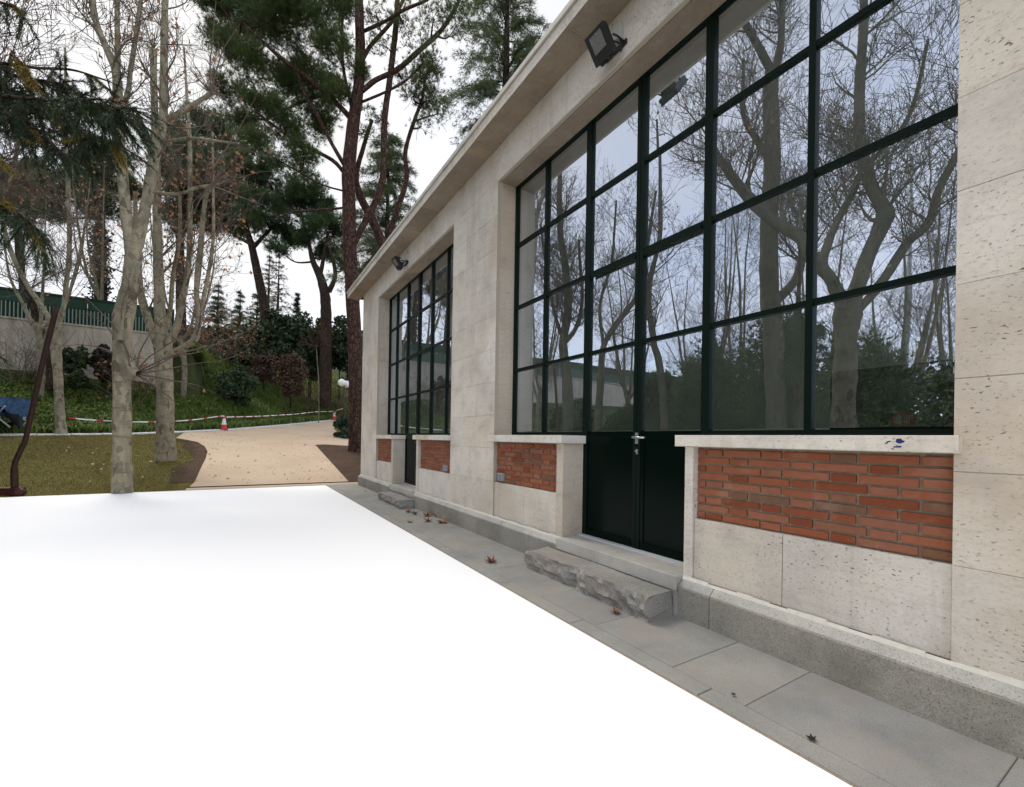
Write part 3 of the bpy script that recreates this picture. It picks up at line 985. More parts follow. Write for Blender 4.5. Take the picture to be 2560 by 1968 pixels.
for wi, w in enumerate(WIN):
    brick_panel(w['y0'], w['p0'], 0.006)
    brick_panel(w['p1'], w['y1'], -0.03)
    base_slabs(w['y0'], w['p0'], [w['y0'] + 0.86])
    base_slabs(w['p1'], w['y1'], [w['p1'] + 0.72])
    for a, b in ((w['p0'] + 0.0, w['d0']), (w['d1'], w['p1'])):
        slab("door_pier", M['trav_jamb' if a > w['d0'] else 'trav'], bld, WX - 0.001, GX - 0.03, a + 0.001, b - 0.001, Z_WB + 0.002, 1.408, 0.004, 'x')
    for a, b in ((w['y0'] - 0.035, w['d0'] + 0.05), (w['d1'] - 0.045, w['y1'] + 0.05)):
        mb = MB()
        V, Fc = chamfer_slab(WX - 0.07, GX - 0.034, a, b, 1.41, Z_SILL + 0.003, 0.005, 'x')
        mb.add(V, Fc)
        sl = mb.build("sill", M['trav_clean'], bld)
        if wi == 0 and a < 1:
            # blue ink scribble on the front face of the sill
            blots = [[(0.0, .078), (.018, .080), (.026, .070), (.036, .066), (.030, .058), (.012, .052), (-.004, .060)],
                     [(-.012, .036), (.022, .040), (.020, .030), (-.014, .029)],
                     [(-.044, .062), (-.026, .068), (-.022, .063), (-.040, .055)],
                     [(-.050, .054), (-.038, .058), (-.036, .052), (-.048, .048)],
                     [(-.022, .026), (-.008, .022), (-.010, .018), (-.022, .020)]]
            mk = MB()
            for b_ in blots:
                mk.add([(WX - 0.0712, 0.985 - y * 1.05, 1.405 + z) for y, z in b_], [tuple(range(len(b_)))])
            mk.build("ink_mark", M['blue_ink'], sl)
        if wi == 1 and a < 10:
            M['rust_stain'] = flat('orange_stain', (0.56, 0.40, 0.22), 0.8, 0.2, var=0.3, scale=14)
            mk = MB()
            for k in range(7):
                y0 = 8.15 + 0.1 * k + random.uniform(-.02, .02)
                mk.add([(WX - 0.0711, y0, 1.417), (WX - 0.0711, y0 + 0.04, 1.419), (WX - 0.0711, y0 + 0.05, 1.493), (WX - 0.0711, y0 - 0.01, 1.493)], [(0, 1, 2, 3)])
            mk.build("rust_stain", M['rust_stain'], sl)
    # threshold
    mb = MB()
    V, Fc = chamfer_slab(PX0 - 0.012, GX + 0.05, w['d0'] + 0.004, w['d1'] - 0.004, 0.215, 0.335, 0.006, 'z')
    mb.add(V, Fc)
    mb.box(PX0 + 0.012, GX, w['d0'] + 0.004, w['d1'] - 0.004, -0.1, 0.212)
    mb.build("threshold", M['granite_top'], bld)
    mb = MB()
    mb.box(GX - 0.10, GX - 0.03, w['d0'] + 0.005, w['d1'] - 0.005, 0.335, 0.347)
    mb.build("threshold_strip", M['alu'], bld)
    # linings of the window opening, set back behind a small rebate
    for ya, yb in ((w['y1'] - 0.014, w['y1'] + 0.2), (w['y0'] - 0.2, w['y0'] + 0.006)):
        pass
    mb = MB()
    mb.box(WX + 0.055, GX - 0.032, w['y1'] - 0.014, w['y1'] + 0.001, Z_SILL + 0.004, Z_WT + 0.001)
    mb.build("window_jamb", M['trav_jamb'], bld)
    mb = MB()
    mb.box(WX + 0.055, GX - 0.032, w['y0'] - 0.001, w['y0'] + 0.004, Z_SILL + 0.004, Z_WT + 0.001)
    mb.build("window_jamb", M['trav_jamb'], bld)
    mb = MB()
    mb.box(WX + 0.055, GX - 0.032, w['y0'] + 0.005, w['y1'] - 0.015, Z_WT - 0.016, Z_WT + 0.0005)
    mb.build("window_head", M['trav_soffit_shade'], bld)

    # frame, bars and panes
    zt, zb = Z_WT + 0.02, Z_SILL + 0.004
    X0, X1 = GX - 0.03, GX + 0.03
    fr = MB()
    y0, y1 = w['y0'] + 0.004, w['y1'] - 0.014
    fr.box(X0, X1, y0, y0 + 0.045, zb, zt)
    fr.box(X0, X1, y1 - 0.045, y1, zb, zt)
    fr.box(X0, X1, y0 + 0.045, y1 - 0.045, zt - 0.05, zt)
    fr.box(X0, X1, y0 + 0.045, w['v'][3], zb, zb + 0.045)
    fr.box(X0, X1, w['v'][1], y1 - 0.045, zb, zb + 0.045)
    wo = fr.build("window", M['green_paint'], bld)
    cols = [y0 + 0.045] + sorted(w['v']) + [y1 - 0.045]
    widths = {}
    for k, v in enumerate(w['v']):
        wd = 0.085 if k in (1, 2, 3) else 0.048
        widths[v] = wd
        mb = MB()
        lo = 0.345 if k in (1, 2, 3) else zb + 0.045
        if k == 2:                                   # meeting stiles of the two leaves
            mb.box(X0 - 0.004, X1, v - 0.05, v - 0.003, lo, zt - 0.05)
            mb.box(X0 - 0.004, X1, v + 0.003, v + 0.05, lo, zt - 0.05)
            mb.box(X0 + 0.02, X1, v - 0.003, v + 0.003, lo, zt - 0.05)
        elif k == 1:
            mb.box(X0 - 0.003, X1, v - 0.02, w['d1'] + (0.02 if wi == 0 else 0.02), lo, zt - 0.05)
        elif k == 3:
            mb.box(X0 - 0.003, X1, w['d0'] - 0.01, v + 0.03, lo, zt - 0.05)
        else:
            mb.box(X0 - 0.003, X1, v - wd / 2, v + wd / 2, lo, zt - 0.05)
        mb.build("glazing_bar", M['green_paint'], wo)
    for h in HB:
        mb = MB()
        for c0, c1 in zip(cols[:-1], cols[1:]):
            door = w['v'][3] - 0.01 <= c0 and c1 <= w['v'][1] + 0.01
            mb.box(X0 + 0.002, X1 - 0.004, c0, c1, h - 0.021, h + 0.021)
            if door and h == HB[1]:
                mb.box(X0 - 0.012, X0 + 0.002, c0 + 0.05, c1 - 0.05, h - 0.06, h - 0.012)
        mb.build("glazing_bar", M['green_paint'], wo)
    rows = [zb + 0.045] + HB + [zt - 0.05]
    for c0, c1 in zip(cols[:-1], cols[1:]):
        for r0, r1 in zip(rows[:-1], rows[1:]):
            mb = MB()
            d = 0.012
            # each pane sits with its own tiny tilt, as puttied panes do
            tl, tv = random.uniform(-0.0016, 0.0016), random.uniform(-0.0016, 0.0016)
            V = [(GX + tl * (y - c0) + tv * (z - r0) * 0.7, y, z) for y, z in ((c0 + d, r0 + d), (c1 - d, r0 + d), (c1 - d, r1 - d), (c0 + d, r1 - d))]
            mb.add(V, [(0, 3, 2, 1)])
            mb.build("pane", M['glass'], wo)
    # door: two solid leaves below the glazing
    db = MB()
    db.box(X0 + 0.004, X1, w['d0'] + 0.006, w['d1'] - 0.006, 1.452, zb + 0.045)
    do = db.build("door", M['door_paint'], bld)
    vm = w['v'][2]
    for c0, c1 in ((w['d0'] + 0.03, vm - 0.05), (vm + 0.05, w['d1'] - 0.03)):
        mb = MB()
        mb.box(X0 + 0.012, X1 - 0.01, c0, c1, 0.348, 1.452)
        mb.box(X0 - 0.002, X0 + 0.012, c0 + 0.01, c1 - 0.01, 0.352, 0.425)
        mb.box(X0 + 0.002, X0 + 0.012, c0, c0 + 0.045, 0.426, 1.45)
        mb.box(X0 + 0.002, X0 + 0.012, c1 - 0.045, c1, 0.426, 1.45)
        mb.box(X0 - 0.006, X0 - 0.002, c0 + 0.02, c1 - 0.02, 0.412, 0.420)
        mb.build("door_leaf", M['door_paint'], do)
    mb = MB()
    hy = vm - 0.012
    mb.box(X0 - 0.018, X0 - 0.004, hy - 0.018, hy + 0.018, 1.42, 1.535)
    mb.tube([(X0 - 0.018, hy, 1.485), (X0 - 0.06, hy, 1.485)], [0.012, 0.012], 10)
    mb.tube([(X0 - 0.056, hy + 0.02, 1.485), (X0 - 0.058, hy - 0.06, 1.485), (X0 - 0.056, hy - 0.14, 1.483)], [0.0125, 0.0115, 0.011], 10)
    mb.build("handle", M['steel'], do)
    mb = MB()
    mb.box(X0 - 0.01, X0 - 0.004, hy - 0.012, hy + 0.012, 1.315, 1.365)
    mb.tube([(X0 - 0.01, hy, 1.345), (X0 - 0.028, hy, 1.345)], [0.011, 0.010], 10)
    mb.build("lock", M['steel'], do)

# cornice
corn = MB()
corn.box(2.86, XB, BY0, 14.44, Z_SOF + 0.03, 5.85)
corn_o = corn.build("cornice", M['edging'], bld)
y = 4.73 - 1.06 * 7
while y < 14.4:
    e = min(y + 1.06, 14.45)
    if 14.45 - e < 0.3: e = 14.45
    mb = MB()
    g = 0.004
    V = [(2.838, y + g, Z_SOF), (WX + 0.02, y + g, Z_SOF), (WX + 0.02, e - g, Z_SOF), (2.838, e - g, Z_SOF),
         (2.838, y + g, 5.858), (WX + 0.02, y + g, 5.858), (WX + 0.02, e - g, 5.858), (2.838, e - g, 5.858)]
    dz = random.uniform(-0.0015, 0.0015)
    V = [(a, b, c + dz) for a, b, c in V]
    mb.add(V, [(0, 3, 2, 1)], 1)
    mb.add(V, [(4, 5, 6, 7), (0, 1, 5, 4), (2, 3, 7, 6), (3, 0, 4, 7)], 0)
    mb.build("cornice_slab", [M['trav'], M['trav_soffit_shade']], corn_o)
    y = e
mb = MB()
mb.box(2.815, 3.4, BY0, 14.475, 5.874, 5.93)
mb.build("cornice_cap", M['cap_metal'], corn_o)
mb = MB()
mb.box(3.3, 12.0, -3.0, 14.3, 5.80, 5.87)
mb.build("roof", M['roof'], bld)
# interior shell; the hall runs on beyond the frame and opens to the sky there, an unseen skylight added to brighten the interior
BYI = -12.0
mb = MB()
mb.box(11.5, 11.8, BYI, BY1, -0.1, 5.8)
mb.box(XB, 11.5, BY1 - 0.3, BY1, -0.1, 5.8)
mb.box(XB - 0.3, 11.5, BYI, BYI + 0.3, -0.1, 5.8)
mb.box(XB - 0.4, XB - 0.1, BYI + 0.3, BY0, -0.1, 5.8)
mb.build("inner_wall", M['interior'], bld)
mb = MB()
mb.box(XB, 11.5, -3.0, BY1 - 0.3, 5.5, 5.6)
mb.build("ceiling", M['interior'], bld)
mb = MB()
mb.box(XB - 0.05, 11.5, BYI + 0.3, BY1 - 0.3, 0.2, 0.33)
mb.build("interior_floor", M['interior_floor'], bld)
mb = MB()
for a in (6.46, 12.9):
    mb = MB()
    mb.box(XB, XB + 0.35, a - 0.4, a + 0.4, 0.33, 5.5)
    mb.build("pilaster", M['interior'], bld)

# things inside, seen through the right-hand pane
pt = thing("partition", "dark partition panel standing inside behind the lower right pane", "partition", (7.5, 1.5, 0.33))
mb = MB()
n = 8
prof = [(0.4, 0.335), (3.16, 0.335)] + [(3.16 - 0.10 + 0.10 * math.cos(i / 6 * math.pi / 2), 2.42 + 0.10 * math.sin(i / 6 * math.pi / 2)) for i in range(7)] + [(0.4, 2.52)]
V = [(7.5, y, z) for y, z in prof] + [(7.58, y, z) for y, z in prof]
k = len(prof)
mb.add(V, [tuple(range(k))[::-1], tuple(range(k, 2 * k))] + [(i, (i + 1) % k, k + (i + 1) % k, k + i) for i in range(k)])
mb.build("panel", M['dark_panel'], pt)
mb = MB()
mb.box(7.48, 7.499, 3.00, 3.06, 1.80, 1.90)
mb.build("switch", M['lamp_black'], pt)
sg = thing("fire_sign", "small red square sign with white extinguisher symbol on the dark panel indoors", "sign", (7.49, 2.3, 1.8))
mb = MB()
mb.box(7.488, 7.499, 2.20, 2.40, 1.71, 1.88)
mb.build("plate", M['sign_red'], sg)
mb = MB()
X = 7.4865
mb.add([(X, 2.375, 1.735), (X, 2.315, 1.735), (X, 2.315, 1.835), (X, 2.375, 1.835)], [(0, 1, 2, 3)])
mb.add([(X, 2.360, 1.838), (X, 2.330, 1.838), (X, 2.335, 1.86), (X, 2.355, 1.86)], [(0, 1, 2, 3)])
for q in range(3):
    y0 = 2.285 - 0.022 * q
    mb.add([(X, y0, 1.74), (X, y0 - 0.010, 1.74), (X, y0 - 0.004, 1.80), (X, y0 - 0.016, 1.845), (X, y0 - 0.006, 1.845), (X, y0 + 0.006, 1.80)], [(0, 1, 2, 3, 4, 5)])
mb.build("symbol", M['sign_white'], sg)

# ------------------------------------------------------------------ rough granite step blocks
def step_block(y0, y1, x0, x1, h, notch, seed, label):
    rs = np.random.default_rng(seed)
    t = thing("stone_step", label, "step", ((x0 + x1) / 2, (y0 + y1) / 2, 0), "rough stone steps at the doors")
    NL, prof = 90, []
    for i in range(7): prof.append((x0, h * i / 6))
    for i in range(1, 6): prof.append((x0 + (x1 - x0) * i / 5, h))
    for i in range(1, 4): prof.append((x1, h * (1 - i / 3)))
    k = len(prof)
    ph = rs.uniform(0, 6, 12)
    NZ = rs.normal(0, 1, (NL + 1, 8))
    NZ = NZ + 0.9 * (np.roll(NZ, 1, 0) + np.roll(NZ, -1, 0)) + 0.5 * (np.roll(NZ, 2, 0) + np.roll(NZ, -2, 0)) + 0.7 * np.roll(NZ, 1, 1)
    NZ = NZ / NZ.std()
    V = []
    for j in range(NL + 1):
        u = j / NL
        y = y0 + (y1 - y0) * u
        for i, (x, z) in enumerate(prof):
            dx = dz = dy = 0
            if i <= 7:                                # split front face
                am = 0.0095 if i < 7 else 0.005
                dx = am * (0.7 * math.sin(y * 7 + ph[0]) + 0.5 * math.sin(y * 17 + ph[1]) + 1.15 * NZ[j, i]) + rs.uniform(-0.003, 0.003)
                dz = 0.006 * math.sin(y * 17 + ph[3]) if i in (5, 6, 7) else 0
                if notch and abs(y - notch) < 0.10:
                    q = 1 - abs(y - notch) / 0.10
                    dx += 0.06 * min(1, q * 2.2) * (1 if i < 7 else 0.25)
                if i < 2: dx += 0.02
            elif i < 12:
                dz = 0.005 * math.sin(y * 5 + x * 9 + ph[4]) + rs.uniform(-0.002, 0.002)
            if u > 0.93 and i > 4:                    # worn far end
                dz -= (u - 0.93) * 0.35 * (0.5 + 0.5 * math.sin(i))
            if j in (0, NL): dy = rs.uniform(-0.012, 0.012)
            V.append((min(x + dx, x1), y + dy, max(0.0, z + dz)))
    Fc = [(j * k + i, (j + 1) * k + i, (j + 1) * k + i + 1, j * k + i + 1) for j in range(NL) for i in range(k - 1)]
    Fc += [tuple(range(k))[::-1], tuple(NL * k + i for i in range(k))]
    mb = MB()
    mb.add(V, Fc)
    mb.build("block", M['rough_granite'], t)
    return t


step_block(2.45, 4.2, 2.80, PX0 - 0.014, 0.205, 3.42, 3, "long split granite step with a broken notch before the nearer door")
step_block(8.84, 10.5, 2.81, PX0 - 0.014, 0.175, None, 5, "shorter unbroken granite step before the farther door")

# ------------------------------------------------------------------ floodlights and socket boxes
def floodlight(y, label):
    t = thing("floodlight", label, "floodlight", (WX, y, 5.45), "floodlights under the cornice")
    mb = MB()
    mb.box(WX - 0.06, WX, y - 0.05, y + 0.05, 5.42, 5.57)
    mb.build("junction_box", M['pale_plastic'], t)
    nrm = Vector((-0.80, -0.05, -0.60)).normalized()
    ay = Vector((0, 1, 0)) - nrm * nrm.y
    ay.normalize()
    bz = ay.cross(nrm)
    if bz.z < 0: bz = -bz
    c = Vector((WX - 0.20, y + 0.05, 5.345))
    mb = MB()
    mb.obox(c, ay * 0.115, bz * 0.125, nrm * 0.028)
    mb.obox(c + nrm * 0.034, ay * 0.122, bz * 0.132, nrm * 0.008)
    mb.obox(c - nrm * 0.045, ay * 0.085, bz * 0.09, nrm * 0.02)
    for q in range(6): mb.obox(c - nrm * 0.075 + ay * (q - 2.5) * 0.028, ay * 0.004, bz * 0.085, nrm * 0.014)
    mb.obox(c - bz * 0.14 + ay * 0.05, ay * 0.03, bz * 0.012, nrm * 0.02)
    mb.obox(c - bz * 0.14 - ay * 0.06, ay * 0.02, bz * 0.010, nrm * 0.02)
    mb.build("housing", M['lamp_black'], t)
    mb = MB()
    mb.obox(c + nrm * 0.0435 + bz * 0.028, ay * 0.074, bz * 0.074, nrm * 0.002)
    mb.build("lens", M['lens'], t)
    mb = MB()
    s1, s2 = c + ay * 0.126 - nrm * 0.03, c - ay * 0.126 - nrm * 0.03
    w1, w2 = Vector((WX - 0.012, y + 0.16, 5.36)), Vector((WX - 0.012, y - 0.08, 5.36))
    mb.tube([s1, s1 + Vector((0.05, 0.01, 0)), w1], [0.010] * 3, 6)
    mb.tube([s2, s2 + Vector((0.05, -0.01, 0)), w2], [0.010] * 3, 6)
    mb.box(WX - 0.02, WX - 0.001, y - 0.10, y + 0.18, 5.34, 5.385)
    mb.build("bracket", M['lamp_black'], t)
    mb = MB()
    pts = [c - nrm * 0.06 - ay * 0.07 - bz * 0.02, c - nrm * 0.11 - ay * 0.12 - bz * 0.10, Vector((WX - 0.05, y - 0.06, 5.27)), Vector((WX - 0.02, y - 0.05, 5.35)), Vector((WX - 0.03, y - 0.02, 5.43))]
    P_, r_ = smooth_path(pts, [0.008] * 5)
    mb.tube(P_, r_, 6)
    mb.build("cable", M['lamp_black'], t)
    mb = MB()
    mb.obox(c - nrm * 0.052 - ay * 0.088, ay * 0.003, bz * 0.035, nrm * 0.022)
    mb.build("rating_plate", M['white_label'], t)


floodlight(3.24, "black floodlight above the nearer window, its lens facing the viewer")
floodlight(9.78, "small floodlight above the farther window near the roof corner")


def socket(y, z, label):
    t = thing("socket_box", label, "socket", (BR, y, z), "socket boxes on the brick panels")
    mb = MB()
    V, Fc = chamfer_slab(BR - 0.055, BR + 0.004, y - 0.045, y + 0.05, z - 0.055, z + 0.055, 0.006, 'x')
    mb.add(V, Fc)
    mb.build("box", M['grey_plastic'], t)
    mb = MB()
    V, Fc = chamfer_slab(BR - 0.075, BR - 0.054, y - 0.035, y + 0.025, z - 0.045, z + 0.048, 0.005, 'x')
    mb.add(V, Fc)
    mb.build("lid", M['grey_lid'], t)


socket(5.50, 0.905, "grey socket box on the brick panel left of the nearer door")
socket(7.50, 0.905, "grey socket box on the brick panel right of the farther door")

# ------------------------------------------------------------------ foliage helpers
def tri_needles(C, D, n, L, W, spread, rs, jitter=0.0):
    """n thin triangles from each centre C around direction D"""
    m = len(C)
    C = np.repeat(C, n, 0); D = np.repeat(D, n, 0)
    d = D + rs.normal(0, spread, (m * n, 3))
    d /= np.linalg.norm(d, axis=1)[:, None] + 1e-9
    if jitter: C = C + rs.normal(0, jitter, C.shape)
    s = np.cross(d, rs.normal(0, 1, d.shape)); s /= np.linalg.norm(s, axis=1)[:, None] + 1e-9
    ln = (L * rs.uniform(0.6, 1.15, m * n))[:, None]
    V = np.stack([C - s * W, C + s * W, C + d * ln], 1).reshape(-1, 3)
    F_ = np.arange(m * n * 3).reshape(-1, 3)
    return V, F_


def leaf_quads(C, size, rs, flat_=0.0, aspect=0.55):
    m = len(C)
    a = rs.normal(0, 1, (m, 3)); a /= np.linalg.norm(a, axis=1)[:, None]
    if flat_: a[:, 2] *= (1 - flat_)
    b = np.cross(a, rs.normal(0, 1, (m, 3))); b /= np.linalg.norm(b, axis=1)[:, None] + 1e-9
    s = (size * rs.uniform(0.6, 1.3, m))[:, None]
    V = np.stack([C - a * s, C - b * s * aspect + a * s * 0.1, C + a * s, C + b * s * aspect + a * s * 0.1], 1).reshape(-1, 3)
    return V, np.arange(m * 4).reshape(-1, 4)


def part_np(name, V, F_, mat, parent, kind=None):
    V = np.asarray(V) - np.array(wpos(parent))
    return link(name, np_mesh(name, V, F_, mat), parent, kind=kind)


def cat(parts):
    V, F_, n = [], [], 0
    for v, f in parts:
        V.append(v); F_.append(f + n); n += len(v)
    return np.concatenate(V), np.concatenate(F_)


def ellipsoid_pts(c, r, n, rs, shell=0.5):
    d = rs.normal(0, 1, (n, 3)); d /= np.linalg.norm(d, axis=1)[:, None]
    rad = np.where(rs.random(n) < shell, rs.uniform(0.78, 1.08, n), rs.random(n) ** (1 / 3))[:, None]
    return np.array(c) + d * rad * np.array(r), d


def clumpy_pts(c, r, n, rs, k=14, sub=0.42):
    """points in sub-clumps scattered through an ellipsoid"""
    cc, _ = ellipsoid_pts(c, np.array(r) * 0.72, k, rs, 0.6)
    idx = rs.integers(0, k, n)
    sz = rs.uniform(0.6, 1.25, k)
    d = rs.normal(0, 1, (n, 3)); d /= np.linalg.norm(d, axis=1)[:, None]
    P = cc[idx] + d * (rs.random(n) ** 0.62)[:, None] * np.array(r) * sub * sz[idx][:, None]
    return P, d


def px_stem(pts, t, conv=at, dt=None):
    """stem from (px, py, width px) at distance t"""
    P_, r_ = [], []
    for i, q in enumerate(pts):
        tt = t + (dt(i / max(1, len(pts) - 1)) if dt else 0)
        P_.append(conv(q[0], q[1], tt)); r_.append(max(0.006, q[2] / 2 / F_PX * tt / math.sqrt(1 + ((q[0] - CX) / F_PX) ** 2)))
    return smooth_path(P_, r_, 4)


def lumpy_tube(mb, P_, r_, n, rs, amt=0.08):
    V, Fc = tube_arrays(P_, r_, n)
    V = V.reshape(len(P_), n, 3)
    C = np.array(P_)[:, None, :]
    ph = rs.uniform(0, 6.28, 4)
    L = np.cumsum(np.r_[0, np.linalg.norm(np.diff(np.array(P_), axis=0), axis=1)])
    a = np.arange(n) * 2 * math.pi / n
    k = 1 + amt * (np.sin(L[:, None] * 5 + a * 2 + ph[0]) + 0.6 * np.sin(L[:, None] * 11 - a * 3 + ph[1]) + 0.5 * np.sin(L[:, None] * 23 + a + ph[2])) * 0.6
    V = C + (V - C) * k[:, :, None]
    mb.add(V.reshape(-1, 3), Fc, 0, True)


def grow(tubes, P_, r_, rs, n, L, level, up=0.45, s0=0.35, tips=None, rmin=0.004, spread=0.9, rk=0.32):
    """side branches from a stem, recursive"""
    P_ = np.array(P_); k = len(P_)
    for i in range(n):
        s = s0 + (1 - s0) * rs.random()
        j = min(k - 2, int(s * (k - 1)))
        f = s * (k - 1) - j
        p = P_[j] * (1 - f) + P_[j + 1] * f
        tan = P_[j + 1] - P_[j]; tan /= np.linalg.norm(tan) + 1e-9
        d = rs.normal(0, 1, 3); d -= tan * np.dot(d, tan); d /= np.linalg.norm(d) + 1e-9
        d = tan * rs.uniform(0.2, 0.7) + d * spread + np.array([0, 0, up * rs.uniform(0.3, 1.4)])
        d /= np.linalg.norm(d)
        ln = L * rs.uniform(0.55, 1.25)
        r0 = min(r_[j] * 0.6, max(rmin * 1.6, r_[j] * rk * rs.uniform(0.6, 1.1)))
        m = 5 if level > 0 else 4
        pts = [p]
        dd = d.copy()
        for q in range(m - 1):
            dd = dd + rs.normal(0, 0.13, 3) + np.array([0, 0, up * 0.22])
            dd /= np.linalg.norm(dd)
            pts.append(pts[-1] + dd * ln / (m - 1))
        rad = np.linspace(r0, max(rmin, r0 * 0.3), m)
        tubes.add(pts, rad, 5 if r0 > 0.03 else 3)
        if tips is not None: tips.append(pts[-1]); tips.append(pts[-2])
        if level > 0:
            grow(tubes, np.array(pts), rad, rs, max(2, int(n * 0.5)) if level > 1 else rs.integers(3, 7), L * 0.52, level - 1, up, 0.15, tips, rmin, spread, 0.45)


def pollard(tubes, c, rs, n, L, r=0.012, up=0.8, tips=None):
    for i in range(n):
        d = rs.normal(0, 1, 3); d[2] = abs(d[2]) * 0.6 + up; d /= np.linalg.norm(d)
        ln = L * rs.uniform(0.4, 1.15)
        pts = [np.array(c)]
        for q in range(3):
            d = d + rs.normal(0, 0.07, 3) + np.array([0, 0, 0.08]); d /= np.linalg.norm(d)
            pts.append(pts[-1] + d * ln / 3)
        tubes.add(pts, [r, r * 0.75, r * 0.5, r * 0.3], 3)
        if tips is not None: tips.append(pts[-1]); tips.append(pts[-2])
        if ln > L * 0.7:
            grow(tubes, np.array(pts), [r, r * .75, r * .5, r * .3], rs, 3, L * 0.3, 0, 0.5, 0.3, tips, 0.004)


def plane_tree(label, base, stems, rs, nb=10, L=1.6, lev=2, polls=(), leaves=60, fruits=0, mat='bark_plane', group=None, leafsize=0.055, s0=0.3, skip_first=True, twig='twig', rmin=0.006, up=0.45, sweeps=()):
    t = thing("plane_tree", label, "tree", base, group)
    mb = MB()
    for P_, r_ in stems:
        lumpy_tube(mb, P_, r_, 14, rs)
    mb.build("trunk", M[mat], t)
    tb, tips = Tubes(), []
    for i, (P_, r_) in enumerate(stems):
        if skip_first and i == 0:
            continue
        ln_ = float(np.linalg.norm(np.diff(P_, axis=0), axis=1).sum())
        nb_ = max(2, int(nb * min(1.0, ln_ / 5.5)))
        grow(tb, P_, r_, rs, nb_, L * min(1.0, 0.45 + ln_ / 8), lev, up, s0, tips, rmin)
    for q, tt, w0 in sweeps:
        P_ = [at(a, b_, tt + 0.35 * i / len(q) * rs.normal()) for i, (a, b_) in enumerate(q)]
        P_, r_ = smooth_path(P_, np.linspace(w0 / 2 / F_PX * tt, 0.0045, len(q)), 3)
        tb.add(P_, r_, 4)
        tips.extend(P_[-4:])
        grow(tb, P_, r_, rs, 5, 0.45, 0, 0.25, 0.35, tips, 0.0035)
    for c, n, l in polls:
        pollard(tb, c, rs, n, l, tips=tips)
    tb.build("branches", M[twig], t, "stuff")
    if leaves and tips:
        tp = np.array(tips)
        C = tp[rs.integers(0, len(tp), leaves)] + rs.normal(0, 0.03, (leaves, 3))
        V, F_ = leaf_quads(C, leafsize, rs, 0, 0.7)
        part_np("leaves", V, F_, M['leaf_brown'], t, "stuff")
    if fruits and tips:
        tp = np.array(tips)
        C = tp[rs.integers(0, len(tp), fruits)] + rs.normal(0, 0.06, (fruits, 3)) - np.array([0, 0, 0.08])
        o8 = np.array([(1, 0, 0), (-1, 0, 0), (0, 1, 0), (0, -1, 0), (0, 0, 1), (0, 0, -1)]) * 0.02
        f8 = np.array([(0, 2, 4), (2, 1, 4), (1, 3, 4), (3, 0, 4), (2, 0, 5), (1, 2, 5), (3, 1, 5), (0, 3, 5)])
        V = (C[:, None, :] + o8).reshape(-1, 3)
        F_ = (f8[None] + (np.arange(fruits) * 6)[:, None, None]).reshape(-1, 3)
        part_np("seed_balls", V, F_, M['twig_red'], t, "stuff")
    return t


# ------------------------------------------------------------------ plane trees in front of the camera
rs = np.random.default_rng(11)
t1 = 10.85
S = [px_stem([(307, 1244, 66), (306, 1215, 58), (305, 1150, 52), (305, 1052, 50), (305, 928, 48), (306, 860, 52), (307, 805, 55), (318, 750, 52), (329, 693, 46), (334, 640, 44), (338, 610, 36)], t1),
     px_stem([(334, 640, 40), (345, 595, 36), (361, 530, 30), (375, 460, 30), (385, 400, 30), (400, 330, 28), (408, 290, 24), (410, 200, 22), (411, 83, 20), (413, 0, 17), (417, -140, 13), (420, -260, 8)], t1, dt=lambda u: 0.5 * u),
     px_stem([(330, 640, 38), (325, 600, 35), (319, 560, 32), (308, 458, 30), (301, 380, 29), (298, 292, 28), (294, 230, 28), (290, 180, 24), (270, 130, 20), (245, 70, 20), (233, 20, 19), (222, -90, 15), (215, -230, 8)], t1, dt=lambda u: -0.3 * u),
     px_stem([(292, 215, 18), (294, 160, 16), (294, 90, 15), (292, 0, 14), (290, -120, 10)], t1, dt=lambda u: 0.3 * u),
     px_stem([(300, 260, 14), (318, 240, 14), (326, 180, 13), (338, 100, 13), (348, 30, 12), (360, -60, 10)], t1, dt=lambda u: 0.6 * u),
     px_stem([(410, 300, 17), (440, 288, 16), (480, 265, 14), (510, 245, 12), (528, 233, 15)], t1 + 0.3),
     px_stem([(385, 480, 10), (420, 485, 9), (455, 484, 9), (490, 470, 8), (529, 465, 11)], t1 + 0.2),
     px_stem([(405, 352, 12), (440, 350, 10), (480, 346, 9), (535, 352, 8), (600, 360, 4)], t1 + 0.25),
     px_stem([(318, 900, 26), (328, 918, 26), (338, 930, 28), (346, 934, 20)], t1 - 0.2),
     px_stem([(300, 850, 16), (303, 820, 12), (308, 780, 9), (322, 720, 7), (336, 660, 4)], t1 - 0.3)]
knobs = [at(344, 932, t1 - .25), at(528, 233, t1 + .3), at(529, 465, t1 + .2)]
b = at(307, 1228, t1)
SW = []
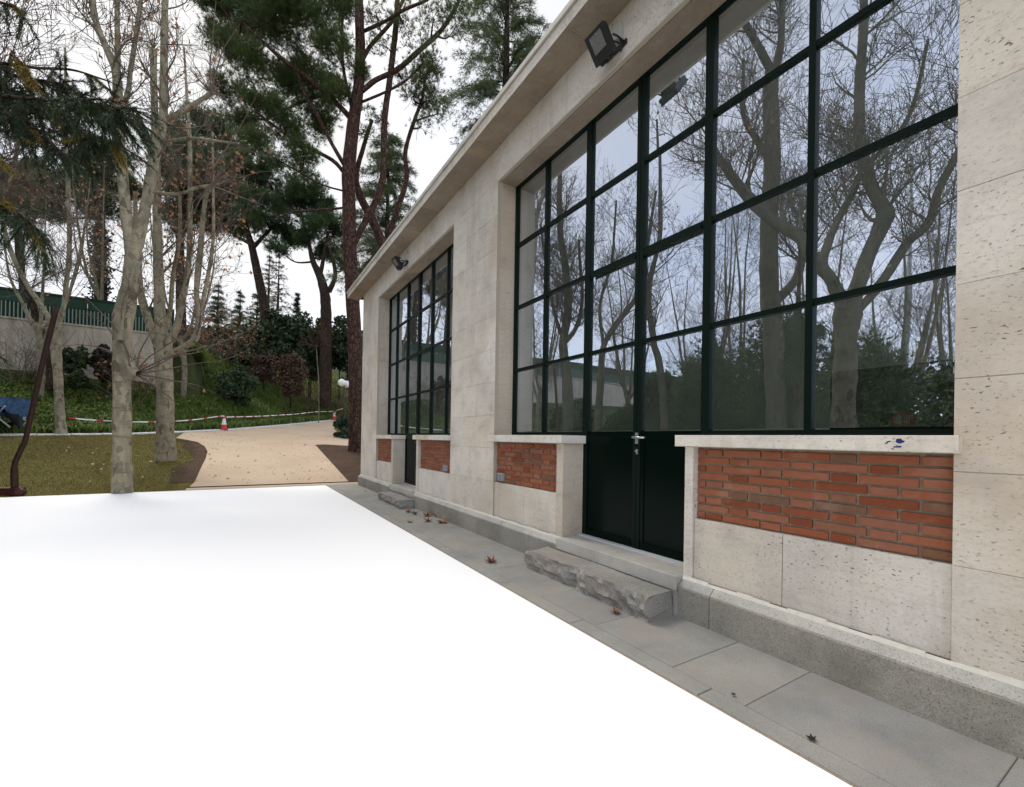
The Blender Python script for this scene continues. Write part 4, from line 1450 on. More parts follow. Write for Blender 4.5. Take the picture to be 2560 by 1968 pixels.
for q in ([(342, 930), (420, 893), (480, 876), (535, 862), (590, 842), (640, 816)], [(342, 934), (400, 926), (453, 916), (510, 906), (560, 900), (625, 874)], [(342, 928), (370, 895), (411, 868), (440, 850), (473, 836), (576, 804)],
          [(344, 936), (400, 945), (450, 955), (494, 964), (540, 985)], [(340, 926), (350, 880), (372, 840), (400, 800), (440, 770)], [(338, 926), (300, 890), (250, 870), (200, 862), (150, 866)], [(334, 925), (310, 860), (280, 810), (240, 770), (190, 720)],
          [(342, 934), (390, 915), (440, 890), (500, 880), (560, 850), (600, 845)], [(344, 938), (380, 960), (420, 990), (440, 1010)], [(296, 862), (270, 820), (230, 790), (180, 775)], [(529, 465), (560, 440), (600, 445), (650, 430), (720, 428)], [(529, 465), (570, 480), (620, 500), (665, 515)],
          [(529, 465), (535, 420), (560, 380), (610, 300), (640, 240)], [(529, 465), (500, 500), (470, 560), (440, 600)], [(528, 233), (560, 240), (610, 250)], [(528, 233), (540, 180), (560, 120), (600, 60)], [(528, 233), (525, 170), (532, 90), (540, 0)]):
    SW.append((q, t1 - 0.1, 4.2))
plane_tree("tall plane tree with mottled cream trunk at the near edge of the lawn", (b.x, b.y, tz(b.x, b.y)), S, rs, 15, 1.35, 2,
           [(knobs[1], 14, 1.1), (knobs[2], 16, 0.9)], 130, 60, sweeps=SW)
# long thin shoots with bright dry leaves reaching right from the low knob
rs = np.random.default_rng(12)
t2 = 15.3
S = [px_stem([(416, 1162, 62), (415, 1140, 54), (414, 1100, 50), (413, 1030, 46), (412, 969, 46), (408, 910, 46), (403, 870, 40)], t2),
     px_stem([(405, 890, 36), (402, 850, 30), (399, 763, 30), (395, 640, 26), (393, 583, 24), (392, 458, 22), (388, 312, 20), (384, 200, 18), (383, 125, 20)], t2),
     px_stem([(402, 885, 24), (388, 845, 24), (370, 800, 24), (352, 735, 22), (346, 690, 20), (340, 600, 14), (338, 480, 10)], t2, dt=lambda u: 0.8 * u),
     px_stem([(412, 890, 24), (425, 850, 20), (442, 815, 20), (456, 750, 18), (469, 681, 16), (475, 583, 14), (475, 375, 12), (468, 250, 8), (460, 120, 5)], t2, dt=lambda u: 0.5 * u),
     px_stem([(408, 900, 24), (430, 882, 19), (470, 862, 17), (490, 842, 18), (496, 790, 15), (491, 720, 14), (500, 620, 13), (508, 541, 13), (515, 490, 12), (529, 467, 12)], t2, dt=lambda u: -0.4 * u),
     px_stem([(494, 830, 13), (506, 760, 11), (520, 690, 11), (533, 600, 9), (533, 467, 7), (531, 330, 5)], t2, dt=lambda u: -0.5 * u),
     px_stem([(404, 860, 15), (425, 780, 13), (432, 690, 12), (448, 600, 10), (450, 480, 8)], t2 + 0.6)]
b = at(416, 1152, t2)
plane_tree("grey plane tree with several stems behind the tall one, its base on the lawn", (b.x, b.y, tz(b.x, b.y)), S, rs, 11, 1.7, 2,
           [(at(383, 125, t2), 16, 1.8), (at(495, 800, t2), 10, 1.6)], 700, 60, leafsize=0.065)
rs = np.random.default_rng(13)
t3 = 19.1
S = [px_stem([(155, 1094, 44), (153, 1078, 34), (150, 1040, 27), (146, 960, 25), (142, 900, 28), (140, 872, 27), (140, 840, 20)], t3),
     px_stem([(140, 850, 20), (130, 810, 16), (100, 760, 16), (74, 722, 15), (40, 660, 15), (15, 590, 14), (8, 530, 13), (20, 470, 12), (38, 405, 11), (48, 335, 13)], t3),
     px_stem([(141, 850, 20), (148, 805, 16), (160, 763, 14), (167, 700, 14), (173, 640, 14), (173, 541, 13), (167, 375, 11), (165, 300, 9), (163, 120, 6)], t3, dt=lambda u: 0.5 * u)]
b = at(154, 1086, t3)
plane_tree("slim forked plane tree beside the pale kerb below the green fence", (b.x, b.y, tz(b.x, b.y)), S, rs, 20, 2.0, 2,
           [(at(48, 335, t3), 16, 1.8)], 240, 50)
# two farther planes that fill the left of the sky with fine twigs
for k, (px, t, lab) in enumerate([(95, 21.5, "thin bare plane tree behind the slim forked one, in front of the fence"), (250, 29, "bare twiggy tree rising between the two foreground trunks far back"), (455, 27, "twiggy bare tree with rusty leaves behind the grey plane tree")]):
    rs = np.random.default_rng(20 + k)
    g = at(px, 1000, t); g.z = tz(g.x, g.y)
    bx, by = g.x, g.y
    S = [smooth_path([(bx, by, g.z - 0.2), (bx + 0.1, by, g.z + 2), (bx - 0.1, by, g.z + 4)], [0.17, 0.14, 0.12])]
    for q in range(4):
        a = rs.uniform(0, 6.28)
        hh = rs.uniform(9, 13)
        S.append(smooth_path([(bx, by, g.z + 2.5 + 0.4 * q), (bx + 0.9 * math.cos(a), by + 0.9 * math.sin(a), g.z + 5), (bx + 1.6 * math.cos(a), by + 1.6 * math.sin(a), g.z + hh * 0.7), (bx + 1.9 * math.cos(a), by + 1.9 * math.sin(a), g.z + hh)], [0.09, 0.07, 0.045, 0.012]))
    plane_tree(lab, (bx, by, g.z), S, rs, 7, 2.6, 2, [], 420 if k == 2 else 120, 0, 'bark_plane_shady2', None, 0.07, 0.2, True, 'twig', 0.006)

# ------------------------------------------------------------------ plane trees, hedge and mast seen only as reflections in the glass
def vstem(pts, t, dt=None): return px_stem(pts, t, virt, dt)


rs = np.random.default_rng(31)
tr = 10.5
S = [vstem([(2112, 1400, 84), (2112, 1150, 70), (2113, 1000, 64), (2116, 900, 62), (2118, 830, 60), (2121, 790, 76), (2122, 760, 70), (2122, 735, 50)], tr),
     vstem([(2125, 770, 46), (2149, 715, 44), (2174, 639, 40), (2203, 576, 44), (2216, 536, 50), (2196, 500, 34), (2173, 446, 32), (2153, 357, 30), (2150, 250, 28), (2158, 107, 26), (2162, 0, 22), (2170, -160, 14)], tr, lambda u: 0.5 * u),
     vstem([(2115, 770, 44), (2086, 711, 34), (2060, 664, 28), (2075, 607, 24), (2095, 560, 22), (2137, 482, 20), (2160, 430, 18), (2250, 330, 16), (2290, 240, 13), (2320, 100, 9)], tr, lambda u: 1.2 * u),
     vstem([(2135, 780, 36), (2168, 752, 26), (2215, 696, 26), (2272, 607, 30), (2325, 560, 26), (2351, 482, 24), (2390, 405, 22), (2440, 300, 18), (2500, 150, 12)], tr, lambda u: -0.6 * u),
     vstem([(2086, 705, 34), (2030, 640, 34), (2009, 598, 34), (1940, 553, 32), (1869, 493, 28), (1815, 420, 22), (1787, 375, 18), (1760, 290, 10)], tr, lambda u: 1.5 * u)]
b = virt(2112, 1100, tr)
plane_tree("large knobbly plane tree mirrored in the nearest panes of glass", (b.x, b.y, 0), S, rs, 22, 1.7, 2,
           [(virt(2216, 536, tr + 0.2), 18, 1.5), (virt(2272, 607, tr - .3), 14, 1.4), (virt(2118, 770, tr - .3), 14, 1.6)], 60, 520, 'bark_plane_shady')
rs = np.random.default_rng(32)
tr = 15
S = [vstem([(1945, 1250, 62), (1940, 1000, 56), (1932, 820, 54), (1926, 700, 50), (1926, 560, 46), (1930, 400, 44), (1925, 250, 42), (1927, 180, 36)], tr),
     vstem([(1928, 190, 24), (1900, 130, 20), (1860, 60, 18), (1840, -40, 14), (1830, -160, 8)], tr),
     vstem([(1930, 190, 24), (1948, 120, 20), (1952, 40, 18), (1955, -100, 12)], tr),
     vstem([(1930, 420, 20), (1890, 350, 16), (1860, 290, 12), (1855, 150, 8)], tr),
     vstem([(1932, 760, 30), (1990, 700, 24), (2010, 620, 20), (2030, 480, 14), (2040, 300, 8)], tr)]
b = virt(1945, 1150, tr)
plane_tree("twin trunked plane tree mirrored beside the middle window bar", (b.x, b.y, 0), S, rs, 26, 2.2, 2, [(virt(1951, 25, tr), 16, 2.0)], 60, 600, 'bark_plane_shady')
rs = np.random.default_rng(33)
tr = 22
S = [vstem([(1418, 1130, 30), (1416, 950, 25), (1408, 862, 22), (1420, 775, 21), (1418, 687, 18), (1405, 600, 16), (1398, 500, 14), (1400, 400, 10)], tr),
     vstem([(1408, 862, 14), (1440, 820, 11), (1455, 740, 9), (1450, 600, 6)], tr),
     vstem([(1410, 850, 12), (1390, 800, 9), (1370, 700, 7), (1350, 560, 5)], tr)]
b = virt(1418, 1085, tr)
plane_tree("slender plane tree mirrored near the left jamb of the big window", (b.x, b.y, tz(b.x, b.y)), S, rs, 20, 2.2, 2, [(virt(1405, 560, tr), 12, 2.0)], 50, 460, 'bark_plane_shady', skip_first=False, rmin=0.008)
rs = np.random.default_rng(34)
tr = 20
S = [vstem([(1490, 1130, 22), (1500, 950, 18), (1509, 868, 15), (1542, 810, 15), (1571, 775, 14), (1597, 731, 13), (1612, 640, 10), (1640, 480, 6)], tr),
     vstem([(1509, 868, 9), (1500, 760, 8), (1530, 650, 7), (1540, 500, 5)], tr)]
b = virt(1495, 1100, tr)
plane_tree("leaning plane tree mirrored in the door panes", (b.x, b.y, tz(b.x, b.y)), S, rs, 15, 2.0, 2, [], 50, 460, 'bark_plane_shady', skip_first=False, rmin=0.008)
rs = np.random.default_rng(35)
tr = 19
S = [vstem([(1668, 1130, 24), (1660, 980, 20), (1650, 900, 18), (1637, 860, 17), (1622, 780, 15), (1622, 720, 14), (1634, 660, 13), (1648, 580, 12), (1650, 450, 9), (1645, 300, 5)], tr)]
b = virt(1660, 1100, tr)
plane_tree("curved plane tree mirrored right of the door panes", (b.x, b.y, tz(b.x, b.y)), S, rs, 16, 2.0, 2, [(virt(1650, 520, tr), 14, 1.8)], 50, 460, 'bark_plane_shady', skip_first=False, rmin=0.008)

# finer bare planes farther back, a web of twigs in the mirrored sky
for k, (vx, t, hh, lab) in enumerate([(1345, 30, 12, "fine bare plane tree mirrored at the left edge of the big window"), (1570, 27, 12, "fine bare plane tree mirrored above the door panes"), (1740, 24, 13, "fine bare plane tree mirrored left of the twin trunks"),
                                      (1850, 21, 13, "bare plane tree mirrored just left of the twin trunked one"), (2040, 20, 13, "bare plane tree mirrored between the twin trunks and the knobbly one"), (2250, 18, 12, "bare plane tree mirrored behind the mast"), (2380, 20, 13, "bare plane tree mirrored at the right edge of the glass")]):
    rs = np.random.default_rng(300 + k)
    g = virt(vx, 1095, t)
    gz = tz(g.x, g.y)
    S = [smooth_path([(g.x, g.y, gz - 0.2), (g.x + 0.1, g.y, gz + 2), (g.x - 0.05, g.y, gz + 4)], [0.16, 0.13, 0.11])]
    for q in range(5):
        a = rs.uniform(0, 6.28)
        h2 = hh * rs.uniform(0.8, 1.1)
        sp_ = rs.uniform(1.0, 2.4)
        S.append(smooth_path([(g.x, g.y, gz + 2.2 + 0.4 * q), (g.x + 0.45 * sp_ * math.cos(a), g.y + 0.45 * sp_ * math.sin(a), gz + 4.8), (g.x + 0.8 * sp_ * math.cos(a), g.y + 0.8 * sp_ * math.sin(a), gz + h2 * 0.7), (g.x + sp_ * math.cos(a + 0.2), g.y + sp_ * math.sin(a + 0.2), gz + h2)], [0.085, 0.07, 0.045, 0.012]))
    plane_tree(lab, (g.x, g.y, gz), S, rs, 13, 2.2, 2, [], 70, 420, 'bark_plane_shady2', None, 0.07, 0.12, True, 'twig', 0.006)

mt = virt(2266, 1000, 26)
mast = thing("light_mast", "tall grey light mast mirrored in the nearest panes", "mast", (mt.x, mt.y, 0))
mb = MB()
p0, p1 = virt(2262, 900, 26), virt(2284, 395, 26)
mb.tube([(mt.x, mt.y, -0.1), (mt.x, mt.y, 6), (p1.x, p1.y, p1.z)], [0.16, 0.14, 0.10], 10)
mb.build("shaft", M['lamp_pole_grey'], mast)
mb = MB()
mb.obox((p1.x, p1.y, p1.z - 0.8), (0.12, 0, 0), (0, 0.3, 0), (0, 0, 0.05))
mb.build("arm", M['lamp_pole_grey'], mast)


def leafy(name, label, cat_, base, clumps, n, size, mat, rs, group=None, k=12, sub=0.42, aspect=0.55, needles=False, stem=None, stem_mat='bark_dark'):
    t = thing(name, label, cat_, base, group)
    parts = []
    tot = sum(c[1][0] * c[1][1] * c[1][2] for c in clumps)
    for c, r in clumps:
        m = max(60, int(n * (r[0] * r[1] * r[2]) / tot))
        P_, d = clumpy_pts(c, r, m, rs, k, sub)
        if needles: parts.append(tri_needles(P_, d * 0.7 + np.array([0, 0, 0.25]), 5, size, size * 0.10, 0.55, rs))
        else: parts.append(leaf_quads(P_, size, rs, 0, aspect))
    V, F_ = cat(parts)
    part_np("foliage", V, F_, M[mat], t)
    if stem:
        mb = MB()
        for P_, r_ in stem: mb.tube(*smooth_path(P_, r_, 3), n=7)
        mb.build("stem", M[stem_mat], t)
    return t


# tall clipped cypress hedge left of the white paving (outside the frame, mirrored in the glass)
rs = np.random.default_rng(41)
for k, (yc, hh, lab) in enumerate([(6.2, 5.0, "tall dark cypress hedge end nearest the big mirrored tree"), (8.7, 6.5, "highest cypress of the hedge mirrored in the middle panes"), (11.2, 5.8, "cypress of the mirrored hedge beside the door panes"), (13.6, 4.7, "lower cypress of the mirrored hedge left of the door panes"), (16.2, 3.5, "lowest cypress at the far end of the mirrored hedge")]):
    xc = -9.3 - 0.25 * max(0, k - 2)
    leafy("cypress_hedge", lab, "hedge", (xc, yc, tz(xc, yc)), [((xc, yc, hh * 0.5), (1.15, 1.95, hh * 0.54)), ((xc, yc, hh * 0.3), (1.2, 1.8, hh * 0.34))], 11000, 0.22, 'hedge', rs, None, 70, 0.30, needles=True,
          stem=[([(xc, yc, -0.1), (xc, yc, hh * 0.7)], [0.09, 0.04])])
for k, (xc, yc, hh, lab) in enumerate([(-13, 19, 2.6, "round evergreen bush on the mirrored lawn before the retaining wall"), (-17, 22, 3.2, "wide evergreen bush on the mirrored lawn far left of the kerb"), (-22, 25, 4.0, "evergreen bush at the foot of the mirrored bank"), (-14, 25.5, 3.4, "dark bush on the mirrored bank below the green fence")]):
    g = tz(xc, yc)
    leafy("evergreen_bush", lab, "bush", (xc, yc, g), [((xc, yc, g + hh * 0.45), (2.4, 2.2, hh * 0.55))], 6000, 0.17, 'shrub', rs, None, 24, 0.34)
lx = virt(2270, 900, 15)
leafy("laurel_bush", "broad leaved laurel bush mirrored below the mast", "bush", (lx.x, lx.y, -0.05),
      [((lx.x, lx.y, 1.5), (1.4, 1.6, 1.7)), ((lx.x - 0.6, lx.y + 0.9, 2.8), (0.9, 1.0, 1.3)), ((lx.x + 0.3, lx.y - 1.4, 2.2), (1.3, 1.5, 1.9)), ((lx.x, lx.y - 0.6, 3.2), (0.9, 1.0, 1.1))], 7000, 0.09, 'shrub_light', rs, None, 26, 0.34,
      stem=[([(lx.x, lx.y, -0.1), (lx.x, lx.y, 2)], [0.06, 0.03])])
for k, (X_, Y_, hh) in enumerate([(-15.5, 3.6, 5.4), (-15, -1, 5.6), (-17, 6.8, 5.0)]):
    leafy("evergreen_bush", ["dense evergreen bush behind the mirrored laurel", "dense evergreen bush farthest back in the mirrored garden", "evergreen bush between the mirrored hedge and the laurel"][k], "bush", (X_, Y_, -0.05), [((X_, Y_, hh * 0.5), (2.2, 2.6, hh * 0.55))], 5000, 0.13, 'shrub', rs, None, 24, 0.34)

# ------------------------------------------------------------------ retaining wall and green fence on the bank
YW = 33.6
wl_ = thing("retaining_wall", "weathered concrete retaining wall above the grassy bank", "wall", (-10, YW, 4))
mb = MB()
mb.box(-70, -3.4, YW, YW + 0.35, 1.5, 7.32)
mb.build("face", M['concrete'], wl_)
mb = MB()
mb.box(-70, -3.35, YW - 0.05, YW + 0.4, 7.32, 7.42)
mb.build("coping", M['concrete'], wl_)
fn = thing("green_fence", "green screened railing on top of the concrete retaining wall", "fence", (-10, YW + 0.2, 7.42))
for k in range(17):
    x1 = -3.4 - 3.9 * k
    mb = MB()
    mb.box(x1 - 3.86, x1, YW + 0.24, YW + 0.27, 7.46, 8.86)
    mb.build("screen_panel", M['fence_green'], fn)
    mb = MB()
    mb.box(x1 - 0.03, x1 + 0.03, YW + 0.18, YW + 0.24, 7.42, 9.0)
    mb.build("post", M['fence_rail'], fn)
mb = MB()
mb.box(-70, -3.4, YW + 0.20, YW + 0.33, 8.87, 8.98)
mb.box(-70, -3.4, YW + 0.16, YW + 0.20, 8.28, 8.33)
mb.box(-70, -3.4, YW + 0.16, YW + 0.20, 7.52, 7.56)
mb.build("rail", M['fence_rail'], fn)
mb = MB()
x = -3.5
while x > -48:
    mb.box(x - 0.022, x + 0.022, YW + 0.10, YW + 0.15, 7.44, 8.26)
    x -= 0.15
mb.build("balusters", M['baluster'], fn, kind="stuff")

# ------------------------------------------------------------------ pines
def pine(label, base, stems, clumps, rs, nt, nl, L, W, mat='pine_needle', bark='bark_pine', name="pine_tree", limbs=True, group=None, k=10, sub=0.45, limb_r=0.035):
    t = thing(name, label, "tree", base, group)
    mb = MB()
    for P_, r_ in stems:
        lumpy_tube(mb, P_, r_, 12, rs, 0.06)
    mb.build("trunk", M[bark], t)
    allp = np.concatenate([np.array(P_) for P_, _ in stems])
    tb = Tubes()
    parts = []
    tot = sum(c[1][0] * c[1][1] for c in clumps)
    for cl in clumps:
        c, r = cl[0], cl[1]
        dn = cl[2] if len(cl) > 2 else 1.0
        c = np.array(c)
        if limbs:
            below = allp[allp[:, 2] < c[2] + 0.2]
            if len(below) == 0: below = allp
            dd = np.linalg.norm(below - c, axis=1) + 0.6 * np.abs(below[:, 2] - (c[2] - 1.2))
            p = below[np.argmin(dd)]
            mid = (p + c) / 2 + np.array([0, 0, -0.12 * np.linalg.norm(c - p)]) + rs.normal(0, 0.15, 3)
            P_, r_ = smooth_path([p, mid, c], [limb_r * 1.6, limb_r, limb_r * 0.5], 5)
            tb.add(P_, r_, 6)
            for q in range(7):
                e = c + rs.normal(0, 0.55, 3) * np.array(r)
                s = P_[rs.integers(len(P_) // 2, len(P_))]
                tb.add([s, (s + e) / 2 + rs.normal(0, 0.1, 3), e], [limb_r * 0.45, limb_r * 0.3, 0.008], 4)
        m = max(30, int(dn * nt * r[0] * r[1] / tot))
        P_, d = clumpy_pts(c, r, m, rs, k, sub)
        parts.append(tri_needles(P_, d * 0.8 + np.array([0, 0, 0.45]), nl, L, W, 0.5, rs))
    tb.build("branches", M[bark], t, "stuff")
    V, F_ = cat(parts)
    part_np("needles", V, F_, M[mat], t)
    return t


def pc(px, py, rp, t, sq=0.8):
    """clump given by its photo pixel, pixel radius and distance"""
    r = rp / F_PX * t
    return (tuple(at(px, py, t)), (r, r, r * sq))


rs = np.random.default_rng(51)
tp = 20.65
S = [px_stem([(893, 1134, 52), (892, 1120, 44), (890, 1060, 38), (889, 960, 36), (886, 840, 36), (879, 700, 35), (874, 600, 35), (872, 500, 34), (872, 420, 34), (885, 300, 31), (896, 220, 28), (901, 140, 26), (899, 60, 24), (897, -40, 20), (896, -200, 12)], tp),
     px_stem([(880, 620, 16), (894, 590, 15), (915, 550, 16), (945, 490, 17), (957, 440, 16), (959, 375, 16), (962, 290, 16), (973, 210, 15), (984, 120, 15), (990, 60, 14), (996, -60, 11), (1000, -220, 6)], tp, dt=lambda u: 0.4 * u),
     px_stem([(880, 300, 14), (845, 262, 13), (771, 196, 12), (720, 160, 11), (675, 121, 9), (604, 54, 6)], tp, dt=lambda u: -1.2 * u),
     px_stem([(862, 415, 11), (830, 360, 10), (792, 287, 9), (760, 230, 7), (735, 150, 5)], tp, dt=lambda u: -0.6 * u),
     px_stem([(862, 435, 10), (830, 400, 10), (750, 358, 9), (700, 325, 7), (640, 280, 5)], tp, dt=lambda u: -1.0 * u),
     px_stem([(872, 240, 10), (840, 230, 9), (770, 250, 8), (700, 280, 6), (668, 300, 5)], tp, dt=lambda u: 1.2 * u),
     px_stem([(884, 290, 9), (868, 220, 9), (857, 160, 8), (855, 80, 8), (858, 0, 6), (856, -100, 4)], tp, dt=lambda u: -0.8 * u),
     px_stem([(905, 228, 13), (940, 200, 12), (992, 175, 12), (1050, 125, 12), (1100, 79, 10), (1130, 35, 9), (1152, -10, 7), (1170, -80, 4)], tp, dt=lambda u: 0.8 * u),
     px_stem([(908, 145, 11), (930, 110, 10), (979, 55, 9), (1008, 0, 8), (1030, -60, 5)], tp, dt=lambda u: 1.2 * u),
     px_stem([(910, 78, 9), (960, 55, 8), (1010, 25, 8), (1067, 0, 7), (1120, -40, 4)], tp, dt=lambda u: -0.8 * u),
     px_stem([(905, 255, 7), (960, 232, 6), (1010, 205, 6), (1042, 175, 4)], tp, dt=lambda u: 0.3 * u),
     px_stem([(858, 520, 6), (800, 525, 5), (740, 530, 5), (690, 545, 3)], tp, dt=lambda u: -0.5 * u),
     px_stem([(868, 480, 5), (800, 460, 4), (730, 420, 4), (660, 380, 2)], tp, dt=lambda u: -0.8 * u)]
ck = [(620, 40, 75), (700, 20, 85), (780, 30, 75), (835, 110, 55), (700, 140, 85), (600, 140, 60), (765, 210, 70), (550, 90, 45), (650, 240, 60), (705, 310, 62), (800, 300, 52), (560, 215, 42), (850, 20, 45), (540, 10, 55), (830, 220, 45), (600, 300, 45), (640, 350, 40), (760, 380, 45), (560, -60, 80), (700, -80, 90), (840, -90, 90), (900, 180, 30)]
C_ = [pc(a, b_, r, tp + rs.uniform(-1.8, 1.2)) for a, b_, r in ck]
C_ += [pc(a, b_, r, tp + rs.uniform(-0.5, 1.5), 0.7) + (0.22,) for a, b_, r in [(1010, 50, 55), (1085, 40, 60), (1145, 60, 50), (955, 110, 40), (1050, 130, 50), (1150, 0, 55), (1060, -60, 60), (940, 30, 45), (1000, 190, 40), (940, 290, 34), (910, 330, 30)]]
b = at(892, 1128, tp)
pine("big stone pine with reddish trunk rising beside the building corner", (b.x, b.y, tz(b.x, b.y)), S, C_, rs, 30000, 13, 0.27, 0.0080, k=18, sub=0.52, limb_r=0.03)

rs = np.random.default_rng(52)
tq = 22.5
S = [px_stem([(985, 1000, 26), (975, 760, 26), (958, 620, 24), (925, 540, 22), (900, 490, 20), (890, 440, 15), (905, 380, 11), (930, 300, 8)], tq, dt=lambda u: -0.6 * u),
     px_stem([(975, 760, 16), (970, 600, 15), (985, 550, 14), (1008, 480, 13), (1017, 440, 12), (1013, 390, 11), (1020, 350, 10), (1040, 290, 9), (1055, 250, 7), (1064, 190, 5)], tq)]
b = at(985, 1000, tq)
C_ = [pc(1060, 195, 52, tq, 0.9) + (0.6,), pc(1078, 250, 42, tq) + (0.5,), pc(1035, 235, 40, tq) + (0.45,), pc(1085, 165, 34, tq) + (0.6,), pc(1055, 315, 34, tq) + (0.25,), pc(1095, 285, 36, tq) + (0.25,)]
pine("thin dark pine behind the roof with a small tufted crown", (b.x, b.y, tz(b.x, b.y)), S, C_, rs, 2400, 13, 0.26, 0.008, k=14, sub=0.5)

bgp = [  # label, stems, clumps, t, tufts
    ("dark umbrella pine on the hilltop behind the grey plane tree", [[(668, 850, 30), (663, 780, 27), (652, 720, 24), (640, 665, 22), (628, 610, 18), (612, 560, 14), (600, 500, 8)], [(632, 620, 12), (660, 590, 9), (690, 560, 6)], [(626, 610, 10), (590, 590, 8), (550, 560, 5)]],
     [(600, 455, 70), (540, 420, 60), (650, 520, 62), (560, 520, 60), (610, 560, 55), (500, 480, 50), (520, 560, 40), (580, 390, 50), (660, 450, 40), (470, 400, 45), (560, 330, 55), (620, 400, 50), (680, 400, 40), (500, 540, 45), (440, 560, 40)], 40, 5600),
    ("umbrella pine with twin grey stems on the crest left of the big pine", [[(815, 830, 30), (815, 780, 28), (812, 735, 26), (800, 690, 22), (783, 655, 15), (770, 600, 9), (755, 540, 6)], [(822, 730, 14), (838, 690, 11), (830, 640, 9), (815, 600, 7)], [(800, 690, 12), (810, 640, 9), (820, 580, 6)]],
     [(755, 460, 60), (715, 500, 62), (790, 520, 50), (700, 560, 45), (770, 570, 50), (840, 610, 45), (810, 640, 30), (740, 600, 34), (690, 620, 28), (850, 560, 40), (870, 660, 30)], 40, 3800),
    ("pine with an ivy wrapped trunk behind the left foreground trunk", [[(252, 900, 36), (252, 760, 34), (250, 640, 34), (250, 560, 28), (252, 480, 18), (250, 420, 8)]],
     [(230, 430, 55), (275, 500, 50), (215, 520, 40), (280, 400, 45), (180, 450, 40), (320, 470, 40), (120, 470, 45), (140, 530, 35)], 36, 2800),
    ("dark pine at the left edge above the green fence", [[(60, 930, 24), (58, 760, 22), (50, 600, 18), (40, 520, 10)]],
     [(20, 440, 50), (60, 480, 48), (-10, 500, 50), (90, 430, 36), (40, 540, 40), (100, 520, 32)], 37, 1900),
    ("broad pine crown showing between the two foreground trunks", [[(455, 900, 28), (452, 760, 26), (450, 620, 22), (455, 500, 15), (460, 420, 8)]],
     [(440, 330, 50), (485, 380, 58), (430, 430, 50), (500, 300, 40), (470, 480, 50), (400, 380, 40), (520, 450, 40), (430, 530, 36)], 39, 2800),
]
for k, (lab, st, cl, t, nt) in enumerate(bgp):
    rs = np.random.default_rng(60 + k)
    S = [px_stem(q, t) for q in st]
    b = at(st[0][0][0], st[0][0][1], t)
    gz = tz(b.x, b.y)
    P0, r0 = S[0]
    S[0] = (np.vstack([[b.x, b.y, gz - 0.2], P0]), np.r_[r0[0] * 1.15, r0]) if gz < P0[0][2] else S[0]
    C_ = [pc(a, b_, r, t + rs.uniform(-2, 2)) for a, b_, r in cl]
    tr_ = pine(lab, (b.x, b.y, gz), S, C_, rs, int(nt * 2.1), 11, 0.45, 0.018, 'pine_needle2', 'bark_dark', k=16, sub=0.48, limb_r=0.06)
    if k == 2:
        parts = []
        for q in range(1, len(P0)):
            n_ = 260
            P_ = P0[q - 1] + (P0[q] - P0[q - 1]) * rs.random((n_, 1)) + rs.normal(0, 0.34, (n_, 3))
            if P0[q][2] < at(250, 560, t).z: parts.append(leaf_quads(P_, 0.12, rs, 0, 0.8))
        V, F_ = cat(parts)
        part_np("ivy", V, F_, M['ivy'], tr_)


# cedars: tiers of drooping sprays round a straight trunk
def cedar(label, px, t, y_top, y_bot, w_top, w_bot, rs, n, mat='cedar_needle', name="cedar_tree", L=0.30, W=0.010, nl=7, droop=0.35, bark='bark_dark', per=7, dens=1.0, gap=1.0):
    top, bot = at(px, y_top, t), at(px, y_bot, t)
    g = tz(bot.x, bot.y)
    tt = thing(name, label, "tree", (bot.x, bot.y, g))
    mb = MB()
    h = top.z - g
    lumpy_tube(mb, [(bot.x, bot.y, g - 0.2), (bot.x, bot.y, g + h * 0.5), (bot.x + 0.05, bot.y, top.z)], [0.012 * h + 0.08, 0.008 * h + 0.05, 0.02], 9, rs)
    mb.build("trunk", M[bark], tt)
    tb = Tubes()
    parts = []
    z = bot.z
    tier = 0
    rt, rb = w_top / 2 / F_PX * t, w_bot / 2 / F_PX * t
    while z < top.z:
        f = (z - bot.z) / (top.z - bot.z)
        rad = rb + (rt - rb) * f
        for q in range(per):
            a = rs.uniform(0, 6.28)
            r = rad * rs.uniform(0.55, 1.1)
            P_ = [np.array((bot.x, bot.y, z))]
            d = np.array((math.cos(a), math.sin(a), 0.25))
            e1 = P_[0] + d * r * 0.5
            e2 = P_[0] + np.array((math.cos(a), math.sin(a), 0)) * r + np.array((0, 0, -droop * r * 0.5 + 0.05))
            path, rr = smooth_path([P_[0], e1, e2], [0.035, 0.02, 0.006], 5)
            tb.add(path, rr, 4)
            m = max(6, int(n * dens * r))
            s = rs.uniform(0.2, 1.0, m)
            j = (s * (len(path) - 1)).astype(int)
            base_ = path[j] + rs.normal(0, 1, (m, 3)) * np.array([0.10, 0.10, 0.05]) * (0.6 + r * 0.35)
            dd = np.tile(np.array((math.cos(a) * 0.6, math.sin(a) * 0.6, -droop)), (m, 1))
            parts.append(tri_needles(base_, dd, nl, L, W, 0.55, rs))
        z += gap * rs.uniform(0.35, 0.75)
        tier += 1
    tb.build("branches", M[bark], tt, "stuff")
    V, F_ = cat(parts)
    part_np("needles", V, F_, M[mat], tt)
    return tt


